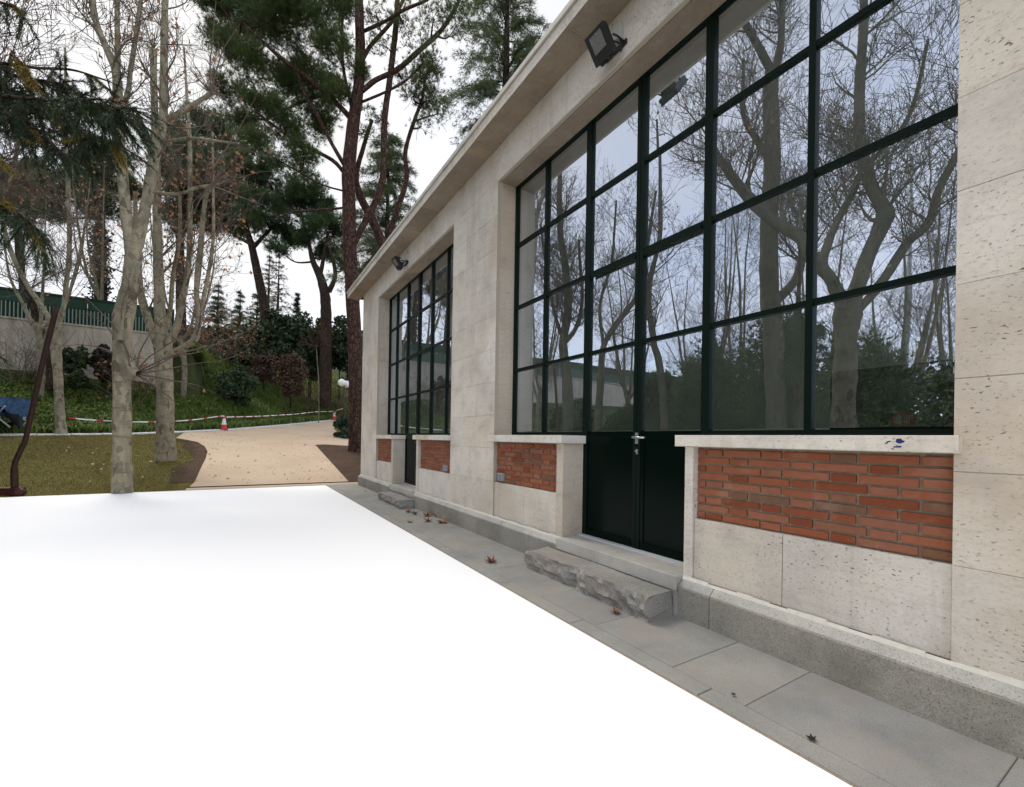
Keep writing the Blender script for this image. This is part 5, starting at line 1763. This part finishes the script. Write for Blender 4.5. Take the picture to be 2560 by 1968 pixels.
rs = np.random.default_rng(71)
cedar("feathery cedar rising behind the roof edge of the pavilion", 1262, 30, -260, 330, 140, 400, rs, 17, L=0.42, W=0.012, gap=0.85)
cedar("pale green cedar behind the trunk of the big stone pine", 965, 33, 330, 700, 80, 330, rs, 19, L=0.44, W=0.013, gap=0.8)
rs = np.random.default_rng(72)
cedar("bare looking conifer standing on the hill right of the leaning pine trunk", 694, 58, 628, 810, 16, 110, rs, 6, 'dry_bush', "conifer", 0.4, 0.02, 5, 0.25, gap=1.3, per=6)
cedar("thinner bare conifer on the hill touching the leaning pine trunk", 670, 60, 632, 810, 14, 80, rs, 6, 'dry_bush', "conifer", 0.4, 0.02, 5, 0.25, gap=1.3, per=6)
cedar("dark young spruce on the hill among brown leaved twigs", 543, 44, 700, 830, 6, 90, rs, 26, 'pine_needle2', "spruce", 0.35, 0.016, 6, 0.3, gap=0.9)
cedar("dark small spruce on the hill left of the leaning pine trunk", 598, 45, 722, 850, 6, 80, rs, 26, 'pine_needle2', "spruce", 0.35, 0.016, 6, 0.3, gap=0.9)
cedar("dense dark spruce right of the leaning pine trunk on the hill", 640, 43, 730, 870, 10, 110, rs, 14, 'pine_needle2', "spruce", 0.35, 0.016, 6, 0.3, gap=0.8)
cedar("narrow pointed cypress on the crest left of the twin stemmed pine", 741, 47, 738, 860, 4, 26, rs, 40, 'shrub', "cypress", 0.35, 0.02, 7, -0.5, gap=0.5)

# shrubs and hedges on the hill
def hill_bush(name, label, cat_, px, py, rx, rz, t, n, size, mat, rs, k=18, sub=0.36, ry=None):
    c = at(px, py, t)
    r = rx / F_PX * t
    h = rz / F_PX * t
    g = tz(c.x, c.y)
    return leafy(name, label, cat_, (c.x, c.y, g), [(tuple(c), (r, ry or r, h)), ((c.x, c.y, max(g + 0.3, c.z - h * 0.7)), (r * 0.95, ry or r, h * 0.7))], int(n * 2.2), size * 1.25, mat, rs, None, k, sub, stem=[([(c.x, c.y, g - 0.2), (c.x, c.y, c.z)], [0.07, 0.03])])


rs = np.random.default_rng(81)
hill_bush("laurel_bush", "large dark laurel mass at the top of the bank left of the cypress", "bush", 690, 840, 75, 68, 41, 5200, 0.15, 'shrub', rs, 30)
hill_bush("laurel_bush", "dark laurel in front of the twin stemmed pine on the crest", "bush", 775, 840, 50, 55, 41, 3200, 0.15, 'shrub', rs, 22)
hill_bush("hilltop_hedge", "dark hedge on the crest behind the big pine trunk", "hedge", 850, 845, 75, 58, 43, 4200, 0.15, 'shrub', rs, 30)
hill_bush("hilltop_hedge", "dark hedge on the crest below the small spruces", "hedge", 600, 860, 70, 52, 43, 3600, 0.15, 'shrub', rs, 26)
hill_bush("hilltop_hedge", "brownish hedge on the crest behind the grey plane stems", "hedge", 500, 860, 70, 55, 42, 3400, 0.15, 'ivy', rs, 26)
hill_bush("hilltop_hedge", "dark hedge at the end of the retaining wall", "hedge", 415, 880, 60, 62, 39, 3000, 0.15, 'shrub', rs, 22)
hill_bush("wall_bush", "dark bush leaning on the concrete wall right of the slim tree", "bush", 192, 905, 28, 44, 23.4, 1800, 0.10, 'shrub', rs, 14)
hill_bush("wall_bush", "dark bush on the bank between wall and tall plane trunk", "bush", 268, 900, 34, 40, 24, 1800, 0.10, 'ivy', rs, 14)
hill_bush("dry_bush", "reddish brown dry bush on the bank below the laurel", "bush", 728, 925, 42, 50, 35, 2300, 0.09, 'dry_bush', rs, 20)
hill_bush("dry_bush", "low brown dry bush under the dark laurel", "bush", 660, 915, 34, 30, 36, 1500, 0.09, 'dry_bush', rs, 14)
hill_bush("green_bush", "rounded green bush on the bank right of the grey plane tree", "bush", 595, 955, 48, 45, 30, 2600, 0.10, 'shrub', rs, 20)
hill_bush("dark_bush", "dark bush at the top of the bank right of the grey plane stems", "bush", 545, 900, 46, 44, 37, 2600, 0.13, 'shrub', rs, 20)
hill_bush("dark_bush", "olive bush low on the hill crest behind the grey plane tree", "bush", 470, 905, 50, 48, 36, 2400, 0.13, 'ivy', rs, 20)
hill_bush("dark_bush", "dark bush at the right end of the crest beside the globe lamp", "bush", 905, 900, 60, 60, 42, 2600, 0.14, 'shrub', rs, 20)
hill_bush("dark_bush", "dark low bush on the crest between the dry bush and the twin stemmed pine", "bush", 778, 895, 42, 42, 42, 2400, 0.14, 'shrub', rs, 20)
hill_bush("lamp_bush", "grey green bush at the foot of the globe lamp", "bush", 872, 1066, 42, 32, 25.5, 2600, 0.075, 'bush_grey', rs, 20, 0.36, 0.8)


def twig_bush(label, px, py, t, h, n, rs, mat='twig', name="bare_shrub", leaves=0):
    c = at(px, py, t)
    g = tz(c.x, c.y)
    tt = thing(name, label, "shrub", (c.x, c.y, g))
    tb, tips = Tubes(), []
    for i in range(n):
        d = rs.normal(0, 0.5, 3); d[2] = 1; d /= np.linalg.norm(d)
        ln = h * rs.uniform(0.6, 1.1)
        p = np.array((c.x, c.y, g)) + rs.normal(0, 0.15, 3) * np.array([1, 1, 0])
        pts = [p]
        for q in range(4):
            d = d + rs.normal(0, 0.15, 3); d /= np.linalg.norm(d)
            pts.append(pts[-1] + d * ln / 4)
        rad = np.linspace(0.025, 0.006, 5)
        tb.add(pts, rad, 4)
        grow(tb, np.array(pts), rad, rs, 6, h * 0.35, 1, 0.3, 0.25, tips, 0.006)
    tb.build("twigs", M[mat], tt, "stuff")
    if leaves:
        tp_ = np.array(tips)
        C = tp_[rs.integers(0, len(tp_), leaves)] + rs.normal(0, 0.05, (leaves, 3))
        V, F_ = leaf_quads(C, 0.08, rs, 0, 0.7)
        part_np("leaves", V, F_, M['leaf_brown'], tt, "stuff")


rs = np.random.default_rng(91)
twig_bush("bare climbing shrub spread over the concrete wall at the far left", 45, 1000, 22.3, 4.0, 14, rs)
twig_bush("bare reddish shrub on the slope beside the big pine trunk", 850, 930, 36, 4.5, 10, rs, 'twig_red')
twig_bush("bare shrub on the slope left of the staked sapling", 775, 930, 36, 4.0, 8, rs, 'twig_red')
twig_bush("rusty leaved shrub behind the grey plane tree", 470, 960, 31, 4.2, 12, rs, 'twig', "bare_shrub", 420)
twig_bush("rusty leaved shrub at the top of the bank under the young spruce", 555, 930, 36, 4.5, 10, rs, 'twig', "bare_shrub", 420)
twig_bush("bare thicket in front of the concrete wall by the tall plane trunk", 330, 960, 23.5, 3.6, 10, rs, 'twig', "bare_shrub", 120)

# dark leaning trunk by the wall
c0 = at(128, 960, 22.3)
lt = thing("leaning_tree", "dark leaning trunk in front of the green fence behind the slim plane tree", "tree", (c0.x, c0.y, tz(c0.x, c0.y)))
P_, r_ = px_stem([(130, 975, 30), (126, 930, 24), (110, 860, 22), (92, 790, 22), (72, 740, 22), (58, 700, 20), (47, 660, 16), (42, 560, 12), (55, 440, 8)], 22.3)
mb = MB()
lumpy_tube(mb, P_, r_, 10, rs)
mb.build("trunk", M['bark_dark'], lt)
tb = Tubes()
grow(tb, P_, r_, rs, 12, 2.4, 2, 0.4, 0.45, None, 0.006)
tb.build("branches", M['twig'], lt, "stuff")

# sapling with a pale thin stem
c0 = at(797, 1015, 33)
sp = thing("sapling", "slim pale sapling standing alone on the bank near the globe lamp", "tree", (c0.x, c0.y, tz(c0.x, c0.y)))
P_, r_ = px_stem([(797, 1020, 3), (797, 960, 2.8), (793, 900, 2.4), (791, 868, 2)], 33)
P_ = np.vstack([[c0.x, c0.y, tz(c0.x, c0.y) - 0.1], P_]); r_ = np.r_[r_[0], r_]
mb = MB()
mb.tube(P_, r_, 6)
mb.build("trunk", M['bark_plane_shady2'], sp)
tb = Tubes()
for q in ((770, 840), (805, 835), (815, 820), (760, 855), (790, 820), (740, 850), (840, 845)):
    e = at(q[0], q[1], 33 + rs.uniform(-0.5, 0.5))
    s = np.array(at(791, 868, 33))
    tb.add([s, (s + np.array(e)) / 2 + rs.normal(0, 0.05, 3), np.array(e)], [0.03, 0.02, 0.008], 4)
    grow(tb, np.array([s, np.array(e)]), [0.03, 0.01], rs, 5, 0.7, 1, 0.5, 0.2, None, 0.006)
tb.build("branches", M['twig_red'], sp, "stuff")

# ------------------------------------------------------------------ grass on the bank and the lawn
rs = np.random.default_rng(101)


def blades(P_, L, W, rs, lean=0.5):
    n = len(P_)
    a = rs.uniform(0, 6.28, n)
    d = np.stack([np.cos(a), np.sin(a), np.zeros(n)], 1)
    s = np.stack([-np.sin(a), np.cos(a), np.zeros(n)], 1)
    ln = (L * rs.uniform(0.5, 1.2, n))[:, None]
    le = (lean * rs.uniform(0.2, 1.2, n))[:, None]
    m = P_ + np.array([0, 0, 1]) * ln * 0.65 + d * ln * le * 0.35
    e = P_ + np.array([0, 0, 1]) * ln * (0.85 - 0.4 * le) + d * ln * le * 0.95
    V = np.stack([P_ - s * W, P_ + s * W, m + s * W * 0.8, m - s * W * 0.8, e], 1).reshape(-1, 3)
    i = np.arange(n) * 5
    F4 = np.stack([i, i + 1, i + 2, i + 3], 1)
    F3 = np.stack([i + 3, i + 2, i + 4], 1)
    T = np.concatenate([F4[:, [0, 1, 2]], F4[:, [0, 2, 3]], F3])
    return V, T


n = 7600
X_ = rs.uniform(-13, 13, n * 3); off = rs.uniform(0.9, 19, n * 3) * rs.uniform(0.3, 1.0, n * 3)
d_ = kerb_y(X_ + 0.5) - kerb_y(X_ - 0.5)
nn = 1 / np.sqrt(1 + d_ * d_)
GX_, GY_ = X_ - off * d_ * nn, kerb_y(X_) + off * nn
ok = (GY_ < 33.5) | (GX_ > -4)
dens = 0.45 + 0.55 * (np.sin(GX_ * 0.9 + GY_ * 0.35) * np.sin(GY_ * 0.8 - GX_ * 0.3) > -0.35)
ok &= rs.random(len(GX_)) < dens
GX_, GY_ = GX_[ok], GY_[ok]
CP = np.stack([GX_, GY_, terrain(GX_, GY_) - 0.02], 1)
CP = np.repeat(CP, 9, 0) + rs.normal(0, 0.13, (len(CP) * 9, 3)) * np.array([1, 1, 0.15])
V, T = blades(CP, 0.62, 0.026, rs, 0.95)
bk = link("bank_grass", np_mesh("bank_grass", V, T, M['bank_blade']))
tag(bk, "long leaved green ground cover over the bank", "ground cover", kind="stuff")
n = 60000
X_ = rs.uniform(-9.5, 2.0, n); Y_ = rs.uniform(14.25, 27, n)
le = np.array(left_edge)
xe = np.interp(Y_, le[:, 1], le[:, 0])
ok = (X_ < xe - 0.35) & (Y_ < kerb_y(X_) - 0.55)
X_, Y_ = X_[ok], Y_[ok]
V, T = tri_needles(np.stack([X_, Y_, terrain(X_, Y_)], 1), np.tile([0, 0, 1.0], (len(X_), 1)), 2, 0.045, 0.006, 0.5, rs, 0.03)
lw = link("lawn_grass", np_mesh("lawn_grass", V, T, M['lawn_blade']))
tag(lw, "short winter lawn grass", "grass", kind="stuff")
# pale scattered leaves on lawn and soil
n = 95
X_ = rs.uniform(-7, 4.2, n); Y_ = rs.uniform(14.8, 24, n)
C = np.stack([X_, Y_, terrain(X_, Y_) + 0.035], 1)
V, F_ = leaf_quads(C, 0.055, rs, 0.85, 0.75)
M['leaf_pale'] = flat('pale_leaf', (0.52, 0.42, 0.30), 0.8, 0.2, var=0.3, scale=3)
tag(link("lawn_leaves", np_mesh("lawn_leaves", V, F_, M['leaf_pale'])), "pale dead leaves scattered on lawn and soil", "leaves", kind="stuff")

n = 1500
X_ = rs.uniform(-3.2, 4.2, n); Y_ = rs.uniform(14.75, 28, n)
xl_ = np.interp(Y_, le[:, 1], le[:, 0])
keep = (X_ > xl_ + 0.1) & (Y_ < kerb_y(X_) - 0.8) & (rs.random(n) < 0.25 + 0.75 * (np.sin(X_ * 1.3 + Y_ * 0.7) * np.sin(Y_ * 0.9) > 0.1))
X_, Y_ = X_[keep], Y_[keep]
C = np.stack([X_, Y_, 0.115 * (Y_ - 14.6) + 0.024], 1)
V, F_ = leaf_quads(C, 0.022, rs, 0.8, 0.6)
tag(link("path_litter", np_mesh("path_litter", V, F_, M['leaf_floor'])), "small dry leaf litter scattered on the sandy path", "leaf litter", kind="stuff")

# ------------------------------------------------------------------ cones, tape, lamp
def cone(px, py, label):
    d = ray(px, py)
    tt = 15.0
    while d.y * tt < float(kerb_y(d.x * tt)) - 0.45: tt += 0.02
    p = d * tt
    z = 0.115 * (p.y - 14.6) + 0.05
    t = thing("traffic_cone", label, "traffic cone", (p.x, p.y, z), "traffic cones along the kerb")
    mb = MB()
    mb.box(p.x - 0.19, p.x + 0.19, p.y - 0.19, p.y + 0.19, z, z + 0.035)
    mb.lathe((p.x, p.y, z), [(0.155, 0.035), (0.148, 0.06), (0.115, 0.27)], 18)
    mb.build("base", M['red_plastic'], t)
    mb = MB()
    mb.lathe((p.x, p.y, z), [(0.117, 0.27), (0.064, 0.60)], 18)
    mb.build("sleeve", M['white_plastic'], t)
    mb = MB()
    mb.lathe((p.x, p.y, z), [(0.062, 0.60), (0.045, 0.70), (0.035, 0.715), (0.0, 0.715)], 18)
    mb.build("tip", M['red_plastic'], t)
    return Vector((p.x, p.y, z + 0.69))


c1 = cone(560, 1073, "red and white traffic cone in the middle of the far path edge")
c2 = cone(836, 1049, "red and white traffic cone beside the grey green bush")
lp = at(859, 1040, 28)
lz = tz(lp.x, lp.y)
lm = thing("globe_lamp", "twin white globe lamp on a thin dark pole next to the big pine", "street lamp", (lp.x, lp.y, lz))
mb = MB()
top = at(859, 938, 28)
mb.tube([(lp.x, lp.y, lz - 0.1), (lp.x, lp.y, top.z - 0.2)], [0.045, 0.04], 10)
mb.tube([(lp.x, lp.y, lz), (lp.x, lp.y, lz + 0.35)], [0.08, 0.06], 10)
g1, g2_ = at(854.5, 957, 27.8), at(866, 961, 28.3)
for g_ in (g1, g2_):
    P_, r_ = smooth_path([(lp.x, lp.y, g_.z - 0.05), ((lp.x + g_.x) / 2, (lp.y + g_.y) / 2, g_.z + 0.42), (g_.x, g_.y, g_.z + 0.2)], [0.02] * 3)
    mb.tube(P_, r_, 8)
    mb.tube([(g_.x, g_.y, g_.z + 0.18), (g_.x, g_.y, g_.z + 0.52)], [0.03, 0.02], 8)
mb.build("pole", M['pole'], lm)
for g_ in (g1, g2_):
    mb = MB()
    r = 0.235
    mb.lathe(g_, [(r * math.sin(i / 12 * math.pi), -r * math.cos(i / 12 * math.pi)) for i in range(13)], 20)
    mb.build("globe", M['globe'], lm)

tape_pts = [at(171, 1045, 19.3), at(230, 1050, 19.8), at(290, 1053, 20.3), at(350, 1055, 20.8), at(420, 1054, 21.6), at(490, 1049, 23), at(555, 1040, 24.6), Vector(c1)]
seg2 = [Vector(c1), at(640, 1041, 27.5), at(730, 1036, 31.5), at(790, 1030, 34.5), Vector(c2), at(845, 1025, 33), Vector((lp.x, lp.y, at(859, 1021, 28).z))]


def tape(pts, label):
    P_, _ = smooth_path(pts, [1] * len(pts), 8)
    L = np.r_[0, np.cumsum(np.linalg.norm(np.diff(P_, axis=0), axis=1))]
    nseg = int(L[-1] / 0.22)
    Q = np.stack([np.interp(np.linspace(0, L[-1], nseg + 1), L, P_[:, i]) for i in range(3)], 1)
    h = 0.025
    mb = MB()
    for i in range(nseg):
        tw0, tw1 = 0.02 * math.sin(i * 0.7), 0.02 * math.sin((i + 1) * 0.7)
        a, b_ = Q[i], Q[i + 1]
        mb.add([(a[0], a[1] - tw0, a[2] - h), (b_[0], b_[1] - tw1, b_[2] - h), (b_[0], b_[1] + tw1, b_[2] + h), (a[0], a[1] + tw0, a[2] + h)], [(0, 1, 2, 3)], 0 if i % 4 else 1)
    o = mb.build("barrier_tape", [M['white_plastic'], M['red_plastic']])
    tag(o, label, "barrier tape", "barrier tapes strung along the kerb")


tape(tape_pts, "red and white barrier tape from the slim tree to the middle cone")
tape(seg2, "red and white barrier tape from the middle cone to the globe lamp")

# ------------------------------------------------------------------ rusty bent post, blue skip cart at the left
bp = at(36, 1228, 10.15)
po = thing("bent_post", "dark rusty steel post bent near its foot at the left end of the white paving", "post", (bp.x, bp.y, 0))
P_, r_ = px_stem([(37, 1226, 22), (36, 1190, 22), (36, 1166, 20)], 10.15)
mb = MB()
mb.tube(P_, r_, 12)
mb.build("sleeve", M['rust'], po)
P_, r_ = px_stem([(37, 1178, 17), (37, 1160, 17), (42, 1146, 17), (55, 1118, 17), (66, 1090, 16), (98, 945, 17), (122, 845, 17), (142, 768, 16)], 10.15)
mb = MB()
mb.tube(P_, r_, 12)
mb.build("bar", M['rust'], po)
mb = MB()
a_ = at(-60, 1232, 10.1); e_ = at(52, 1231, 10.15)
mid = (a_ + e_) / 2
mb.obox((mid.x, mid.y, 0.08), (e_ - a_) * 0.5, Vector((0.06, 0.10, 0)), (0, 0, 0.075))
mb.tube([(e_.x, e_.y - 0.11, 0.07), (e_.x, e_.y + 0.11, 0.07)], [0.075, 0.075], 14)
mb.build("foot_bracket", M['rust_red'], po)

cp = at(4, 1088, 18.2)
cz = tz(cp.x, cp.y)
ct = thing("skip_cart", "blue skip cart with a dark sheet hanging off it beside the kerb", "cart", (cp.x, cp.y, cz))
mb = MB()
rd = Vector((0.851, -0.525, 0)); fd = Vector((0.525, 0.851, 0))
q0 = Vector((cp.x, cp.y, cz))
def loc(a, b_, c): return q0 + rd * a + fd * b_ + Vector((0, 0, c))
V = [loc(-1.5, -0.5, 0.75), loc(0.36, -0.5, 0.75), loc(0.36, 0.6, 0.75), loc(-1.5, 0.6, 0.75), loc(-1.7, -0.6, 1.50), loc(0.42, -0.6, 1.50), loc(0.42, 0.7, 1.50), loc(-1.7, 0.7, 1.50)]
mb.add(V, [(0, 3, 2, 1), (0, 1, 5, 4), (1, 2, 6, 5), (2, 3, 7, 6), (3, 0, 4, 7)])
mb.add([v * 1 - Vector((0, 0, 0.1)) for v in V[4:]], [(0, 1, 2, 3)])
mb.tube([V[4], V[5], V[6], V[7], V[4]], [0.03] * 5, 6)
mb.build("hopper", M['blue_skip'], ct)
mb = MB()
for a, b_ in ((-1.3, -0.45), (0.32, -0.45), (-1.3, 0.5), (0.32, 0.5)):
    mb.obox(loc(a, b_, 0.38), rd * 0.05, fd * 0.05, Vector((0, 0, 0.38)))
mb.obox(loc(-0.5, -0.5, 0.68), rd * 1.0, fd * 0.03, Vector((0, 0, 0.05)))
mb.tube([loc(0.34, -0.5, 0.75), loc(0.95, -0.55, 0.30)], [0.03, 0.03], 6)
mb.tube([loc(0.34, -0.5, 0.75), loc(0.75, -0.55, 1.15)], [0.025, 0.025], 6)
mb.build("frame", M['galv'], ct)
mb = MB()
for a in (-1.1, -0.1):
    for b_ in (-0.42, 0.45):
        pts = [loc(a, b_ - 0.06, 0.26), loc(a, b_ + 0.06, 0.26)]
        mb = MB()
        mb.tube(pts, [0.26, 0.26], 18)
        mb.build("wheel", M['rust'], ct)
mb = MB()
rsb = np.random.default_rng(5)
NV = 9
V = []
for i in range(NV):
    for j in range(NV):
        u, v = i / (NV - 1), j / (NV - 1)
        V.append(loc(0.36 + 0.85 * u * (1 - 0.3 * v), -0.5 + 0.5 * v + 0.05 * math.sin(9 * u + 4 * v), 1.05 - 0.72 * v * (0.4 + 0.6 * math.sin(math.pi * min(1, u * 0.9 + 0.1))) + 0.08 * math.sin(u * 7) - 0.25 * u * u))
mb.add(V, [(i * NV + j, (i + 1) * NV + j, (i + 1) * NV + j + 1, i * NV + j + 1) for i in range(NV - 1) for j in range(NV - 1)], 0, True)
mb.build("sheet", M['black_bag'], ct)

# ------------------------------------------------------------------ cedar close to the camera, branches reaching in at upper left
rs = np.random.default_rng(121)
nb_ = Vector((-2.25, 4.45, 0))
nc = thing("near_cedar", "dark drooping conifer branches with yellow tips hanging in from the upper left", "tree", (nb_.x, nb_.y, -0.05))
mb = MB()
lumpy_tube(mb, [(nb_.x, nb_.y, -0.1), (nb_.x, nb_.y, 2.5), (nb_.x + 0.05, nb_.y, 5.2)], [0.10, 0.075, 0.02], 12, rs)
mb.build("trunk", M['bark_dark'], nc)
tb = Tubes()
parts, ytips = [], []


def spray(P0, d, ln, rs, droop, yellow=False, w=1.0):
    """flat spray: a twig with dense thin leaflets on both sides"""
    pts = [np.array(P0)]
    d = np.array(d, float); d /= np.linalg.norm(d)
    for q in range(5):
        d = d + np.array([0, 0, -droop]) + rs.normal(0, 0.05, 3); d /= np.linalg.norm(d)
        pts.append(pts[-1] + d * ln / 5)
    path, rr = smooth_path(pts, np.linspace(0.005, 0.0015, 6), 3)
    tb.add(path, rr, 3)
    m = int(150 / NEAR * ln * w) + 8
    s = rs.uniform(0.05, 1.0, m)
    j = np.minimum((s * (len(path) - 1)).astype(int), len(path) - 2)
    tan = path[j + 1] - path[j]; tan /= np.linalg.norm(tan, axis=1)[:, None] + 1e-9
    side = rs.normal(0, 1, (m, 3)); side -= tan * (side * tan).sum(1)[:, None]; side /= np.linalg.norm(side, axis=1)[:, None]
    dd = tan * 0.9 + side * 0.55 + np.array([0, 0, -0.25])
    V, F_ = tri_needles(path[j] + side * 0.003, dd, 2, 0.075 * NEAR, 0.0026 * NEAR, 0.22, rs)
    (ytips if yellow else parts).append((V, F_))


NEAR = 0.62
HUB = Vector((nb_.x, nb_.y, 3.3))


def bough(pix, t, n, ln, rs, yel=0.03, dt=0.12, r=0.012, root_z=3.5):
    ln *= NEAR
    P_ = [Vector((HUB.x, HUB.y, HUB.z + (min(6, pix[0][1] * -0.0018 + 0.35))))] + [at(a, b_, t * NEAR + dt * NEAR * rs.normal()) for a, b_ in pix]
    path, rr = smooth_path(P_, np.linspace(r, 0.005, len(P_)), 6)
    tb.add(path, rr, 6)
    for i in range(int(n * 0.7)):
        q = path[0] + (path[6] - path[0]) * rs.uniform(0.0, 1.0)
        spray(q, rs.normal(0, 0.6, 3) + np.array([0.2, 0.4, -0.5]), ln * rs.uniform(0.8, 1.5), rs, 0.14)
    for i in range(n):
        j = rs.integers(int(len(path) * 0.3), len(path))
        tan = path[min(j + 1, len(path) - 1)] - path[max(j - 1, 0)]; tan /= np.linalg.norm(tan) + 1e-9
        d = tan * rs.uniform(0.3, 1.0) + rs.normal(0, 0.45, 3) + np.array([0, 0, -0.35])
        spray(path[j], d, ln * rs.uniform(0.5, 1.2), rs, 0.14, rs.random() < yel)


bough([(-120, 120), (40, 190), (150, 210), (240, 260), (340, 272)], 4.3, 62, 0.44, rs)
bough([(-150, 250), (20, 230), (110, 260), (190, 330), (250, 345)], 4.4, 84, 0.46, rs)
bough([(-160, 200), (-20, 160), (90, 170), (180, 175), (262, 200)], 4.5, 24, 0.32, rs)
bough([(-200, 300), (-40, 250), (40, 300), (100, 330), (150, 380)], 4.2, 62, 0.42, rs)
bough([(-260, 470), (-60, 500), (20, 520), (70, 550), (110, 600)], 4.4, 55, 0.40, rs)
bough([(-240, -10), (-60, -5), (20, 12), (60, 30)], 4.4, 12, 0.25, rs)
bough([(-260, 820), (-60, 870), (-10, 885)], 4.4, 20, 0.26, rs)
bough([(-150, 240), (120, 250), (200, 250), (260, 268), (300, 275)], 4.1, 70, 0.40, rs, 0.02, 0.06, 0.012)
for a, b_, dx, dz, ln in [(30, 135, 0.55, -0.8, 0.28), (45, 150, 0.6, -0.8, 0.30), (60, 160, 0.4, -0.9, 0.26), (275, 340, 0.5, -0.9, 0.30), (280, 350, 0.45, -0.9, 0.28), (0, 400, 0.9, -0.6, 0.18), (0, 500, 0.9, -0.5, 0.16), (20, 5, 0.5, -0.4, 0.12), (130, 260, 0.3, -0.9, 0.2)]:
    for q in range(3):
        spray(at(a + rs.uniform(-6, 6), b_ + rs.uniform(-6, 6), 4.2 * NEAR), tuple(EX * dx + Vector((0, 0, dz))), NEAR * ln * rs.uniform(0.7, 1.1), rs, 0.05, True, 1.2)
tb.build("twigs", M['bark_dark'], nc, "stuff")
V, F_ = cat(parts)
part_np("sprays", V, F_, M['near_needle'], nc)
V, F_ = cat(ytips)
part_np("yellow_tips", V, F_, M['yellow_tip'], nc)
# dry leaf caught in the twigs
mb = MB()
for q in range(3):
    c = at(272 + 14 * q, 244 + 6 * q, 2.75)
    mb.add([c, c + EX * 0.03 + EY * 0.012, c + EX * 0.045 - EY * 0.01, c + EX * 0.024 - EY * 0.025, c - EX * 0.006 - EY * 0.012], [(0, 1, 2, 3, 4)])
mb.build("caught_leaf", M['leaf_brown'], nc)

# ------------------------------------------------------------------ single fallen leaves on the pavement
def leaf(px, py, size, rot, curl, label, mat='leaf_floor'):
    d = ray(px, py)
    t = (EYE - 0.004) / -d.z
    p = Vector((0, 0, EYE)) + d * t
    pr = [(0, -1.0), (0.28, -0.45), (0.95, -0.55), (0.55, -0.1), (1.0, 0.45), (0.42, 0.42), (0.15, 1.05)]
    pts = [(x, y) for x, y in pr] + [(-x * 0.95, y * 1.03) for x, y in pr[::-1][1:-1]]
    pts[6] = (0.05, 1.1)
    V = [(0, 0, 0.004)]
    for x, y in pts:
        z = 0.004 + curl * (x * x + 0.4 * y * y) * size
        a = x * size * math.cos(rot) - y * size * math.sin(rot)
        b_ = x * size * math.sin(rot) + y * size * math.cos(rot)
        V.append((a, b_, z))
    k = len(pts)
    me = np_mesh("fallen_leaf", V, [(0, 1 + i, 1 + (i + 1) % k) for i in range(k)], M[mat])
    o = link("fallen_leaf", me, None, p)
    tag(o, label, "leaf", "fallen leaves on the pavement")


leaf(915, 1228, 0.07, 0.3, 0.5, "pale leaf on the pavement near the far corner of the building", 'leaf_pale')
leaf(1021, 1281, 0.075, 1.0, 0.8, "curled brown leaf closest to the shorter step")
leaf(1037, 1286, 0.07, 2.0, 0.9, "dark folded leaf second from the shorter step", 'leaf_black')
leaf(1069, 1290, 0.10, 0.6, 0.8, "brown leaf standing up in the row along the plinth")
leaf(1092, 1292, 0.07, 2.6, 0.9, "small dark leaf tucked against the plinth")
leaf(1106, 1307, 0.12, 0.2, 0.5, "largest brown leaf on the pavement against the plinth")
leaf(1070, 1304, 0.09, 1.7, 0.7, "brown leaf lying in front of the standing one")
leaf(1025, 1306, 0.07, 2.2, 0.5, "thin brown leaf nearest the white paving in the far group")
leaf(1228, 1405, 0.085, 1.2, 0.6, "lone reddish leaf in the middle of the pavement")
leaf(1540, 1533, 0.05, 0.9, 0.7, "small brown leaf lying before the notched step")
leaf(1834, 1739, 0.016, 0.5, 0.6, "tiny black leaf scrap on the nearest paving edge", 'leaf_black')
leaf(2029, 1849, 0.026, 0.2, 0.4, "black rotten leaf on the nearest paving slab", 'leaf_black')
